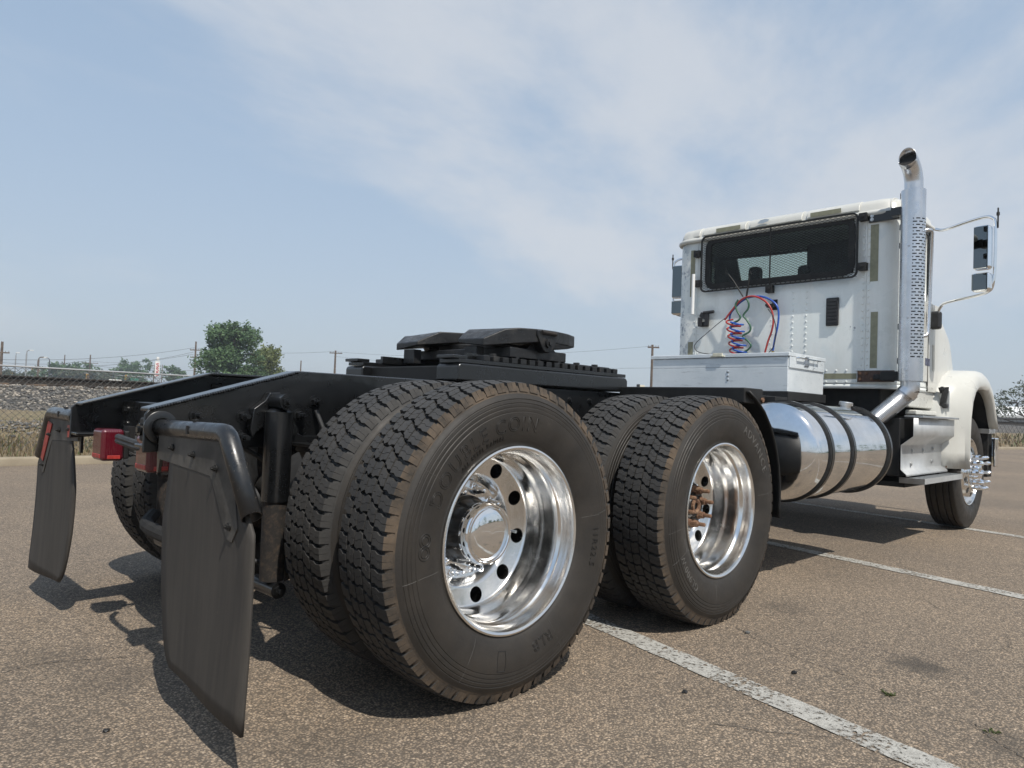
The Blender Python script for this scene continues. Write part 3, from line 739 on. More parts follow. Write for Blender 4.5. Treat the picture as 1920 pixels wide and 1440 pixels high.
def lamp(px, ptop, Y, reach, mat, label, r=.12, up=0.):
    b = grnd(px, Y); H = at(px, ptop, Y).z - b.z; t = empty('street_lamp', b); ud = (CR*Vector((1,1,0))).normalized()
    MB().tube(spline([(0,0,-.2), (0,0,H*.6), (0,0,H*.9), ud*reach*.25 + Vector((0,0,H*.985)), ud*reach + Vector((0,0,H+up))], 4), [r]*9+[r*.6]*8, 8).build('shaft', mat, t)
    m = MB(); m.obox(ud*(reach*1.25) + Vector((0,0,H+up-.03)), ud*.45, (0,.16,0), (0,0,.09)); m.build('lamp_head', MT['signwhite'], t, bevel=.04)
    tag(t, label, 'street lamp', 'street lamps at the road junction')
lamp(26, 661, 190, .3, MT['steelpole'], 'thin grey street lamp nearest the left edge', .13)
lamp(46, 656, 180, .8, MT['steelpole'], 'tall pale grey street lamp second from the left edge', .15)
lamp(69, 669, 185, 1.2, MT['wood'], 'brown leaning street lamp above the traffic signals', .2)
lamp(90, 671, 185, -1.1, MT['dark_plastic'], 'dark street lamp with a curved arm right of the traffic signals', .13)
# traffic signals on mast arms
def signal_set(p0, p1, Y, heads, label, zpost):
    a = at(*p0, Y); bb = at(*p1, Y); t = empty('traffic_signal', (a.x, a.y, -.06))
    o = Vector((a.x, a.y, -.06))
    MB().tube([(0,0,0), a-o], [.16,.12], 8).build('post', MT['steelpole'], t)
    MB().tube([a-o, bb-o], [.11,.07], 8).build('mast_arm', MT['steelpole'], t)
    ud = (CR*Vector((1,1,0))).normalized()
    for (px, py) in heads:
        c = at(px, py, Y-.4) - o; m = MB(); m.obox(c, ud*.24, (0,.16,0), (0,0,.62)); h = m.build('signal_head', MT['yellow'], t, bevel=.05)
        for k in (-.4, 0, .4): MB().cyl(c + Vector((0,-.16,k)), c + Vector((0,-.34,k)), .14, n=10).build('visor', MT['dark_plastic'], h)
    tag(t, label, 'traffic signal', 'traffic signals at the road junction')
signal_set((46,697), (96,692), 195, ((61,694),(72,694),(83,694)), 'traffic signal mast with a row of three yellow heads', 0)
signal_set((300,709), (150,699), 190, ((200,709),(163,706),(236,708)), 'long mast arm with spread yellow signal heads near the white board', 0)
signal_set((20,714), (21,701), 180, ((21,702),), 'single yellow traffic signal head near the left edge', 0)
# signs
def board(name, px0, py0, px1, py1, Y, mat, label, cat='sign', post=True, th=.08):
    a = at(px0, py0, Y); bq = at(px1, py1, Y); b0 = Vector(((a.x+bq.x)/2, Y, -.06)); t = empty(name, b0)
    hw = abs(bq.x-a.x)/2; zc_ = (a.z+bq.z)/2 + .06; hh = abs(a.z-bq.z)/2
    m = MB(); m.box(-hw, hw, -th, th, zc_-hh, zc_+hh); m.build('panel', mat, t, bevel=.02)
    if post:
        for s in (-.6, .6): MB().cyl((hw*s,0,-.2), (hw*s,0,zc_-hh), .07, n=6).build('post', MT['steelpole'], t)
    tag(t, label, cat); return t, hw, zc_, hh
board('notice_board', 204, 711, 228, 719, 150, MT['signwhite'], 'white notice board low above the railway bank')
board('direction_sign', 81, 704, 89, 712, 190, MT['signwhite'], 'small white road sign under the curved street lamp')
board('street_sign', 245, 709, 260, 714, 180, MT['signgreen'], 'small green street name sign right of the white board')
t, hw, zc_, hh = board('banner_sign', 291, 677, 298.5, 706, 160, MT['signwhite'], 'tall white pylon sign with red lettering')
for k in range(3):                                        # illegible red script, three strokes one above another
    zz = zc_+hh-.9-k*.95; m = MB(); m.tube(spline([(.25,-.09,zz+.32),(0,-.09,zz+.42),(-.22,-.09,zz+.25),(.12,-.09,zz+.02),(.24,-.09,zz-.15),(-.05,-.09,zz-.34),(-.26,-.09,zz-.22)], 4), .075, 5); m.build('red_mark', MT['signred'], t)
MB().box(-hw*.5, hw*.6, -.13, .13, zc_+hh+.12, zc_+hh+.9).build('top_box', MT['signwhite'], t, bevel=.05)
t, hw, zc_, hh = board('roadside_sign', 1197.5, 721.5, 1206, 740, 38, simple('pale_sign_face', (.62,.58,.47), .6, 0, .08, 3), 'pale roadside sign with a dark edge between two bushes', th=.15)
MB().box(-hw-.12, -hw-.005, -.16, .16, zc_-hh, zc_+hh+.05).build('edge', MT['dark_plastic'], t)
# white roofed shed on the right
t = empty('shed', (74, 7.2, -.06)); 
MB().box(-3, 3, -7, 5, 0, 1.75).build('wall', simple('shed_wall', (.32,.33,.34), .8, 0, .1, .5), t)
MB().prism([(-3.3,1.75),(3.3,1.75),(3.3,1.95),(0,2.75),(-3.3,1.95)], 'xz', -7.3, 5.3).build('roof', MT['signwhite'], t)
for k in range(4): MB().box(-3.06, -3.01, -6+k*2.7, -4.8+k*2.7, .7, 1.4).build('window', MT['dark_plastic'], t)
tag(t, 'low grey shed with a white roof behind the right hand fence', 'shed')
# distant freight line of white roofs over the bank
t = empty('warehouse', (at(140,720,230).x, 230, -.06)); MB().box(-16, 16, -3, 6, 0, 2.2).build('wall', simple('pale_wall', (.5,.5,.5), .8, 0, .1, .3), t)
MB().box(-16.5, 16.5, -3.4, 6.5, 2.2, 2.5).build('roof', MT['signwhite'], t)
for k in range(8): MB().box(-15+k*4, -13+k*4, -3.07, -3.01, .5, 1.6).build('window', MT['dark_plastic'], t)
tag(t, 'long low white building showing just above the railway bank', 'building')
# overhead wires
def wire(a, bq, sag, label, r=.012):
    a, bq = Vector(a), Vector(bq); pts = []
    for i in range(15):
        q = i/14; p = a.lerp(bq, q); p.z -= sag*4*q*(1-q); pts.append(p - a)
    o = MB().tube(pts, r, 4, False).build('overhead_wire', MT['wire'], ang=50, loc=a); tag(o, label, 'wire', 'overhead power lines')
top = lambda px, py, Y: at(px, py, Y)
wire(top(363,652,110), top(-60,672,100), .8, 'power line from the tall dark pole to the left edge, upper', .02)
wire(top(363,664,110), top(-60,690,100), .8, 'power line from the tall dark pole to the left edge, lower', .02)
wire(top(363,652,110), top(626,659,95), .5, 'power line from the tall dark pole across the tree', .016)
wire(top(626,659,95), top(1222,649,40), .9, 'upper power line running behind the fifth wheel to the right pole', .011)
wire(top(626,668,95), top(1222,690,40), .6, 'lower power line running behind the fifth wheel to the right pole', .010)
wire(top(166,676,190), top(-80,668,180), 1.2, 'power line from the cross-arm pole to the left edge', .03)
wire(top(166,676,190), top(363,660,110), 1.0, 'power line from the cross-arm pole to the tall dark pole', .022)
wire(top(166,684,190), top(430,690,170), 1.0, 'power line low behind the large tree', .03)

# ================================================================ THE TRUCK  (rear axle at x = 0, forward is +X, right side is -Y)
truck = empty('semi_truck', (0,0,0))
tag(truck, 'white day cab tractor truck without a trailer, parked across the lot', 'truck')
RZ = .5115                                    # wheel centre height
AX2, AXS = 1.323, 5.92                        # forward drive axle, steer axle
YO, YI, YS = 1.088, .752, 1.0                 # centre planes: outer dual, inner dual, steer wheel

# ---------------------------------------------------------------- tyres
NB = 62; RT = .515
def rtop(v): return RT - .0075*(abs(v)/.11)**2.4
half = [(.108,.2985),(.117,.309),(.124,.322),(.131,.345),(.1365,.372),(.139,.398),(.1385,.412),(.1368,.4135),(.1375,.416),(.1365,.426),(.1348,.4275),(.1355,.430),(.1342,.439),(.1322,.4405),(.1332,.443),(.1312,.452),(.1290,.4535),(.1302,.456),(.1268,.464),(.1205,.472),(.1165,.486),(.108,.4965),(.06,.4985),(0,.499)]
def sidewall_s(r):
    for (s0, r0), (s1, r1) in zip(half, half[1:]):
        if r0 <= r <= r1: return s0 + (s1-s0)*(r-r0)/(r1-r0)
    return .13
def tyre_mesh(name, seed=1, dusty=True):
    m = MB(); rr = random.Random(seed)
    prof = half + [(-s, r) for s, r in half[-2::-1]]
    n = 116; k = len(prof); vs = []; fs = []; ms = []
    for (q, r) in prof:
        for j in range(n):
            a = 2*math.pi*j/n; vs.append((r*math.cos(a), -q, r*math.sin(a)))
    for i in range(k-1):
        rm = (prof[i][1]+prof[i+1][1])/2; sm = abs(prof[i][0]+prof[i+1][0])/2
        mi = 0 if rm > .49 and sm < .11 else (2 if rm > .472 else 1)
        for j in range(n): m.m.append(mi); fs.append((i*n+j, i*n+(j+1)%n, (i+1)*n+(j+1)%n, (i+1)*n+j))
    m.v += vs; m.f += fs
    def block(u0, u1, a, b, d, off, cut0=0, cut1=0, side=0):
        w_ = b - a; vv = [a, a+.34*w_, a+.60*w_, b]; zz = [0, 0, d, d]
        lo = [(u0 + z, v) for z, v in zip(zz, vv)]; hi = [(u1 + z, v) for z, v in zip(zz, vv)]
        if cut0: i = 3 if cut0 > 0 else 0; lo[i] = (lo[i][0] + .13, lo[i][1])
        if cut1: i = 3 if cut1 > 0 else 0; hi[i] = (hi[i][0] - .13, hi[i][1])
        poly = lo + hi[::-1]; N = len(poly)
        tp = []; bp = []; dh = rr.uniform(-.0005,.0005)
        for (u, v) in poly:
            t = (off + u)/NB*2*math.pi; r = rtop(v) + dh
            tp.append((r*math.cos(t), -v, r*math.sin(t)))
            if side and abs(v) > .108: rb, vb = .4790, math.copysign(.1215, v)
            else: rb, vb = .493, v
            uc = (u0+u1)/2 + zz[1]*0
            t2 = (off + u + (.012 if u > uc+d*.5 else -.012))/NB*2*math.pi
            bp.append((rb*math.cos(t2), -vb, rb*math.sin(t2)))
        o = len(m.v); m.v += tp + bp
        m.f.append(tuple(range(o, o+N))); m.m.append(0)
        for i in range(N):
            j = (i+1) % N; m.f.append((o+i, o+j, o+N+j, o+N+i))
            m.m.append(2 if side and abs(poly[i][1]) > .108 and abs(poly[j][1]) > .108 else 0)
    for p in range(NB):
        # shoulder lugs
        for sg in (1, -1):
            a, b = (.0635, .1105) if sg > 0 else (-.1105, -.0635)
            o = p + (0 if sg > 0 else .5); d = .16*sg if sg > 0 else .16
            block(0, .35, a, b, d, o, side=1); block(.378, .735, a, b, d, o, side=1)
            a, b = (.0230, .0575) if sg > 0 else (-.0575, -.0230)
            o = p + (.52 if sg > 0 else .02)
            block(0, .40, a, b, .20, o, cut0=sg); block(.428, .84, a, b, .20, o, cut1=-sg)
        block(0, .43, -.0175, .0175, -.10, p+.27, cut0=1); block(.457, .88, -.0175, .0175, -.10, p+.27, cut1=-1)
    return m.mesh(name, [MT['rubber'], MT['sidewall'], MT['shoulder' if dusty else 'rubber']], 32)
TYRE = tyre_mesh('tyre'); TYRE_IN = tyre_mesh('tyre', 2, False)
def rib_tyre():
    h = [(.108,.2985),(.120,.315),(.131,.345),(.139,.398),(.134,.44),(.125,.468),(.118,.484),(.113,.494),(.108,.4985)]
    tr = []
    for c in (.075, .028): tr += [(c+.006,.501),(c+.005,.486),(c-.005,.486),(c-.006,.5015)]
    hp = h + [(.10,.5005)] + tr + [(.0,.5025)]
    return MB().lathe(hp + [(-s, r) for s, r in hp[-2::-1]], 96).mesh('tyre', MT['sidewall'], 30)
RIBT = rib_tyre()

def arc_text(body, a0, r0, size, mat, outline=False, flip=False, spread=1.0):
    cu = bpy.data.curves.new('lettering', 'FONT'); cu.body = body; cu.size = size; cu.space_character = spread
    cu.resolution_u = 3
    if outline: cu.fill_mode = 'NONE'; cu.bevel_depth = .0011; cu.bevel_resolution = 0
    else: cu.extrude = .0012
    tmp = bpy.data.objects.new('tmp', cu); col.objects.link(tmp)
    dg = bpy.context.evaluated_depsgraph_get(); me = bpy.data.meshes.new_from_object(tmp.evaluated_get(dg)); bpy.data.objects.remove(tmp)
    me.materials.clear(); me.materials.append(mat)
    for v_ in me.vertices:
        x, y, z = v_.co
        if flip: a = R_(a0) + x/(r0+.01); r = r0 + size*.7 - y
        else: a = R_(a0) - x/(r0+.01); r = r0 + y
        s = sidewall_s(r) + z*.9 + (.0004 if outline else .0008)
        v_.co = (r*math.cos(a), -s, r*math.sin(a))
    return me

# ---------------------------------------------------------------- wheels
def disc_ring(m, r0, r1, s0, s1, rc, rh, n=10, thick=.022, mi=0, ph=0.):
    """annulus with n round hand holes"""
    K = 32
    for k in range(n):
        ac = 2*math.pi*(k+.5)/n + ph; ring = []; edge = []; back = []
        def S(r): return s0 + (s1-s0)*(r-r0)/(r1-r0)
        for j in range(K):
            f = 2*math.pi*j/K; c, s = math.cos(f), math.sin(f); q = 1/max(abs(c), abs(s))
            x = rc + rh*c; y = rh*s; r = math.hypot(x, y); a = ac + math.atan2(y, x)
            ring.append((r*math.cos(a), -S(r), r*math.sin(a))); back.append((r*math.cos(a), -(S(r)-thick), r*math.sin(a)))
            rr_ = (r0+r1)/2 + (r1-r0)/2*c*q; aa = ac + math.pi/n*s*q
            edge.append((rr_*math.cos(aa), -S(rr_), rr_*math.sin(aa)))
        vs = ring + edge + back
        fs = [(j, (j+1)%K, K+(j+1)%K, K+j) for j in range(K)] + [(j, 2*K+j, 2*K+(j+1)%K, (j+1)%K) for j in range(K)]
        m.add(vs, fs, mi)
def outer_rim():
    m = MB()
    prof = [(.100,.3005),(.112,.3045),(.1205,.3025),(.1225,.297),(.119,.290),(.110,.2865),(.092,.2845),(.074,.2825),(.066,.280),(.060,.2755),(.054,.2725),(.030,.2715),(.004,.2705),(-.008,.269),(-.016,.2655),(-.026,.2645),(-.050,.2640),(-.066,.2628),(-.078,.2600),(-.085,.2560),(-.088,.2520)]
    m.lathe(prof, 120)
    disc_ring(m, .196, .252, -.098, -.088, .2245, .0265, ph=R_(8))
    m.lathe([(-.098,.196),(-.100,.193),(-.108,.184),(-.122,.174),(-.131,.168),(-.1345,.160),(-.135,.150),(-.135,.09)], 80)
    m.lathe([(.100,.3005),(.06,.288),(-.112,.30),(-.118,.296),(-.11,.285)], 64)
    return m.mesh('rim', MT['rim'], 28)
RIM_O = outer_rim()
def inner_rim():
    m = MB(); m.lathe([(-.100,.3005),(-.112,.3045),(-.1205,.3025),(-.1225,.297),(-.119,.290),(-.092,.2825),(-.05,.255),(.05,.25),(.13,.235),(.139,.22),(.146,.16),(.146,.09)], 64)
    m.lathe([(.100,.3005),(.112,.3045),(.1205,.3025),(.1225,.297),(.119,.290),(.092,.2825),(.05,.262),(.0,.26)], 64)
    return m.mesh('rim', MT['under'], 30)
RIM_I = inner_rim()
def steer_rim():
    m = MB(); m.lathe([(.100,.3005),(.112,.3045),(.1205,.3025),(.1225,.297),(.119,.290),(.105,.284),(.088,.274),(.080,.262),(.086,.248),(.106,.234),(.122,.226)], 96)
    disc_ring(m, .165, .226, .138, .122, .196, .027)
    m.lathe([(.138,.165),(.142,.162),(.150,.158),(.151,.08)], 64)
    m.lathe([(.100,.3005),(-.112,.3045),(-.12,.297),(-.09,.28),(.0,.25),(.10,.22)], 48)
    return m.mesh('rim', MT['rim'], 28)
RIM_S = steer_rim()
def nut_mesh(L=.058):
    m = MB(); m.rings([(0,0,0),(0,-.006,0),(0,-.008,0),(0,-L*.48,0),(0,-L*.56,0),(0,-L*.6,0),(0,-L*.86,0),(0,-L*.96,0),(0,-L,0)], [.021,.021,.0175,.0165,.0125,.0115,.0115,.008,.002], 12)
    return m.mesh('lug_nut', MT['chrome'], 40)
NUT = nut_mesh()
NUT_S = (lambda m: m.rings([(0,0,0),(0,-.012,0),(0,-.03,0),(0,-.04,0),(0,-.052,0),(0,-.085,0),(0,-.10,0),(0,-.108,0)], [.022,.0255,.0245,.019,.0165,.018,.013,.001], 12).mesh('lug_nut', MT['chrome'], 40))(MB())
def rnut():
    m = MB(); m.rings([(0,0,0),(0,-.014,0),(0,-.016,0),(0,-.036,0),(0,-.038,0),(0,-.072,0),(0,-.077,0)], [.022,.022,.0185,.016,.010,.0095,.004], 8)
    return m.mesh('stud', MT['rust'], 30)
STUD = rnut()
def hubcap():
    m = MB(); m.lathe([(-.135,.118),(-.120,.116),(-.112,.108),(-.06,.1015),(-.045,.1010)], 64, 1)
    m.lathe([(-.045,.1015),(-.040,.1045),(-.018,.1055),(-.008,.1030),(-.003,.0985),(-.003,.0935),(-.007,.0895),(-.007,.0870),(-.0005,.0855),(.003,.080),(.0065,.066),(.0095,.045),(.0112,.022),(.0118,.0005)], 72, 0)
    return m.mesh('hub_cap', [MT['chrome'], MT['black']], 25)
HUBCAP = hubcap()
def hub_open():
    m = MB(); m.lathe([(-.135,.12),(-.115,.115),(-.10,.112),(-.052,.110),(-.046,.106),(-.046,.060),(-.030,.052),(-.022,.045),(-.022,.0005)], 40)
    return m.mesh('hub', MT['cast'], 30)
HUBO = hub_open()
def copyobj(name, me, parent, loc=(0,0,0), rot=None):
    o = bpy.data.objects.new(name, me); col.objects.link(o); o.parent = parent; o.location = loc
    if rot: o.rotation_euler = rot
    return o
wheel_phase = random.Random(3)
def wheel(name, x, y, side, rim, tyre, extras=None, spin=0., label=None):
    """side = -1: right of the truck (outward is -Y)"""
    wo = copyobj(name, rim, truck, (x, y, RZ), (0, 0, 0 if side < 0 else math.pi))
    t = copyobj('tyre', tyre, wo, (0,0,0), (0, spin, 0))
    if label: wo['label'] = label
    if extras: extras(wo)
    return wo
def lug_ring(wo, me, r, s, n=10, name='lug_nut', a0=.0):
    for k in range(n):
        a = 2*math.pi*k/n + a0; copyobj(name, me, wo, (r*math.cos(a), -s, r*math.sin(a)), (0, -a, 0))
def x_cap(wo):
    copyobj('hub_cap', HUBCAP, wo); lug_ring(wo, NUT, .1425, -.135)
def valve(wo, a, r0, s0, s1):
    m = MB(); p0 = Vector((r0*math.cos(a), -s0, r0*math.sin(a))); p1 = Vector(((r0+.01)*math.cos(a), -s1, (r0+.01)*math.sin(a)))
    m.tube([p0, p0.lerp(p1,.7), p1], [.004,.004,.006], 8); m.build('valve_stem', MT['alu'], wo)
def x_near(wo):
    mould_lines(wo, (190, 148, 8, -120, -60))
    x_cap(wo); valve(wo, R_(-6), .190, -.15, -.075)
    for nme, body, a0, r0, sz, out_, fl, mat in (('lettering','DOUBLE COIN',160,.353,.066,True,False,'letter'),('lettering','ALL STEEL RADIAL',137,.330,.021,False,False,'letter'),
                                         ('lettering','DOUBLE COIN',-20,.353,.066,True,False,'letter'),('lettering','11R22.5',2,.376,.036,False,False,'letter')):
        if body == 'DOUBLE COIN' and a0 < 0: continue
        link(nme, arc_text(body, a0, r0, sz, MT[mat], out_, fl, 1.22 if out_ else 1.2), wo)
    link('lettering', arc_text('RLB', -62, .350, .05, MT['letter'], True, False, 1.2), wo)
    m = MB()                                                # double ring emblem
    for da in (-2.6, 2.6):
        a = R_(177+da); c = Vector((.383*math.cos(a), 0, .383*math.sin(a)))
        for rad in (.021, .013):
            pts = [c + Vector((rad*math.cos(t), 0, rad*math.sin(t))) for t in [2*math.pi*i/20 for i in range(20)]]
            m.tube([Vector((p.x, -sidewall_s(math.hypot(p.x,p.z))-.0004, p.z)) for p in pts], .0012, 4, closed=True)
    m.build('emblem', MT['letter'], wo)
    m = MB(); a = R_(-99)                                  # upright outlined badge
    def bp(r, t): return Vector((r*math.cos(t), -sidewall_s(r)-.0004, r*math.sin(t)))
    m.tube([bp(.345,a-.045), bp(.345,a+.045), bp(.368,a+.05), bp(.39,a+.045), bp(.405,a+.04), bp(.405,a-.04), bp(.37,a-.05)], .0012, 4, closed=True)
    m.build('badge', MT['letter'], wo)
def mould_lines(wo, angs):
    for a in angs:
        a = R_(a); pts = [Vector((r*math.cos(a+.004*math.sin(r*60)), -sidewall_s(r)-.0002, r*math.sin(a+.004*math.sin(r*60)))) for r in [.325+.011*i for i in range(13)]]
        MB().tube(pts, .0005, 4).build('mould_line', MT['letter_grey'], wo)
def x_fwd(wo):
    mould_lines(wo, (150, 188, 8, -155, -100))
    copyobj('hub', HUBO, wo); lug_ring(wo, NUT, .1425, -.135, name='lug_nut'); lug_ring(wo, STUD, .084, -.052, 8, 'stud', .2)
    m = MB(); m.lathe([(-.022,.034),(-.012,.034),(-.010,.026),(-.014,.018),(-.02,.016)], 20); m.build('shaft_end', MT['rust'], wo)
    link('lettering', arc_text('ADVANCE', 69, .375, .054, MT['letter_grey'], False, False, 1.30), wo)
    link('lettering', arc_text('GL900W', -126, .376, .044, MT['letter_grey'], False, False, 1.25), wo)
def x_steer(wo):
    m = MB(); m.lathe([(.13,.085),(.19,.083),(.20,.078),(.204,.06),(.206,.0005)], 40); m.build('hub_cap', MT['chrome'], wo); lug_ring(wo, NUT_S, .1425, .150)
wheel('rear_wheel', 0, -YO, -1, RIM_O, TYRE, x_near, .03, 'polished wheel with a mirror bright hub cap')
wheel('rear_wheel', AX2, -YO, -1, RIM_O, TYRE, x_fwd, .41, 'polished wheel with a bare hub and rusty studs')
wheel('rear_wheel', 0, -YI, -1, RIM_I, TYRE_IN, None, .77); wheel('rear_wheel', AX2, -YI, -1, RIM_I, TYRE_IN, None, 1.3)
for x, a in ((0, .2), (AX2, .9)):
    wheel('rear_wheel', x, YO, 1, RIM_O, TYRE_IN, x_cap if x == 0 else x_cap, a); wheel('rear_wheel', x, YI, 1, RIM_I, TYRE_IN, None, a+.5)
wheel('steer_wheel', AXS, -YS, -1, RIM_S, RIBT, x_steer, 0, 'front steer wheel with long chrome nut covers'); wheel('steer_wheel', AXS, YS, 1, RIM_S, RIBT, x_steer, 0)

# ---------------------------------------------------------------- chassis
def rail(sy):
    """C-section frame rail, its rear end tapering; sy = -1 right, +1 left"""
    o = MB(); yo = .430*sy; yi = .337*sy; tw = .0095*sy
    side = [(-.888,.752),(-.888,.872),(-.872,.892),(-.37,1.04),(6.3,1.04),(6.3,.765),(-.7,.765)]
    o.prism(side, 'xz', yo-tw, yo)
    def flange(pts, t):
        for (x0, z0), (x1, z1) in zip(pts, pts[1:]):
            a = yo-tw*.5
            vs = [(x0,a,z0),(x1,a,z1),(x1,yi,z1),(x0,yi,z0),(x0,a,z0-t),(x1,a,z1-t),(x1,yi,z1-t),(x0,yi,z0-t)]
            o.add(vs, [(0,1,2,3),(7,6,5,4),(0,4,5,1),(2,6,7,3),(1,5,6,2),(3,7,4,0)])
    flange([(-.872,.8935),(-.37,1.0415),(6.29,1.0415)], .012)
    flange([(-.885,.765),(6.29,.765)], -.012)
    return o.build('frame_rail', MT['black'], truck, bevel=.004)
rl = rail(-1); rail(1)
def weld(parent, a, b, n, r):
    m = MB(); a, b = Vector(a), Vector(b); rr = random.Random(2)
    for i in range(n): m.ball(a.lerp(b, i/(n-1)) + Vector((0,0,rr.uniform(-.001,.001))), r*rr.uniform(.8,1.15), 6, 4)
    m.build('weld_bead', MT['black'], parent)
weld(rl, (-.868,-.4315,.889), (-.372,-.4315,1.035), 60, .0058)
def bolt(m, c, d, r=.013, L=.03, stud=True):
    c, d = Vector(c), Vector(d).normalized(); m.cyl(c, c+d*.004, r*1.5, n=14); m.cyl(c+d*.004, c+d*(.004+L*.5), r, n=6)
    if stud: m.cyl(c+d*L*.5, c+d*L*1.3, r*.55, n=8)
for (x, z) in ((-.728,.872),(-.571,.873),(-.57,.80),(-.615,.825),(-.47,.905),(-.36,.88),(-.30,.93),(-.12,.86),(-.42,.82),(-.25,.82),(.55,.93),(.7,.93),(.85,.93),(.55,.84),(.75,.84),(.95,.9),(1.7,.92),(2.0,.9)):
    m = MB(); bolt(m, (x, -.4302, z), (0,-1,0), .016, .038); m.build('bolt', MT['black'], truck, ang=30)
for (x, z) in ((-.79,.865),(-.79,.828),(-.66,.88),(-.55,.84)):
    m = MB(); bolt(m, (x, .4195, z), (0,-1,0), .013, .022, False); m.build('bolt', MT['black'], truck, ang=30)
# bracket plates on the web
m = MB(); m.prism([(-.425,.79),(-.425,.84),(-.41,.85),(-.385,.85),(-.37,.84),(-.365,.815),(-.345,.805),(-.265,.805),(-.245,.82),(-.24,.845),(-.2,.85),(-.16,.85),(-.16,.77),(-.425,.77)], 'xz', -.438, -.4305); m.build('hanger_bracket', MT['black'], truck, bevel=.002)
for x in (-.395, -.205):
    m = MB(); bolt(m, (x,-.4385,.822), (0,-1,0), .016, .02, False); m.build('bolt', MT['black'], truck, ang=30)
# rear cross member with its tow eye brackets
m = MB(); m.box(-.70,-.69,-.418,.418,.775,.905); m.box(-.69,-.60,-.418,.418,.775,.787); m.box(-.69,-.60,-.418,.418,.893,.905); m.build('cross_member', MT['black'], truck, bevel=.004)
for y in (-.38, -.10, .12, .36):
    for z in (.81, .87):
        m = MB(); bolt(m, (-.7002, y, z), (-1,0,0), .013, .024, False); m.build('bolt', MT['black'], truck, ang=30)
m = MB(); m.box(-.875,-.70,-.408,-.345,.785,.862); m.build('end_bracket', MT['black_matt'], truck, bevel=.008)
m = MB(); m.cyl((-.876,-.37,.822), (-.884,-.37,.822), .02, n=16); m.cyl((-.884,-.37,.822), (-.890,-.37,.822), .011, n=6); m.build('bolt', MT['black'], truck)
for z, b_ in ((.772,.03),(.758,-.03)):
    m = MB(); m.tube(spline([(-.80,.06,z),(-.84,-.02,z+.008),(-.85,-.16,z+.004),(-.84,-.30,z-.004),(-.80,-.40,z)], 6), .011, 8); m.build('wiring_conduit', MT['strap_rubber'], truck)
for x in (.15, 1.15, 2.3, 3.6):
    m = MB(); m.box(x,x+.09,-.418,.418,.80,1.0); m.build('cross_member', MT['under'], truck)

# ---------------------------------------------------------------- tail lamps
for sy in (-1, 1):
    y0, y1 = (-.365,-.245) if sy < 0 else (.13,.25)
    m = MB(); m.box(-.772,-.752, y0+.006, y1-.006, .687, .793); lampo = m.build('tail_lamp', MT['black_matt'], truck, bevel=.006)
    m = MB(); m.box(-.852,-.772, y0, y1, .68, .80); m.build('lens', MT['red'], lampo, bevel=.014, seg=3)
    m = MB(); m.box(-.8535,-.79, y0+.012, y1-.012, .690, .706); m.box(-.83,-.785,y0-.0012,y0+.01,.688,.702); m.build('clear_window', MT['tape'], lampo, bevel=.002)
    m = MB(); m.obox((-.74,(y0+y1)/2,.76), (.012,0,0), (0,.03,0), (0,0,.05)); m.tube(spline([(-.752,(y0+y1)/2,.74),(-.70,(y0+y1)/2-.03,.75),(-.68,(y0+y1)/2-.02,.80)],4), .012, 8); m.build('mount', MT['black_matt'], lampo)
    m = MB()
    for k in range(4): m.tube(spline([(-.752,y0+.03+k*.014,.715+.004*k),(-.72,y0+.02+k*.01,.70+.01*k),(-.70,y0+.03,.735),(-.68,y0+.05,.79)],4), .0028, 5)
    m.build('wires', MT['wire'], lampo)

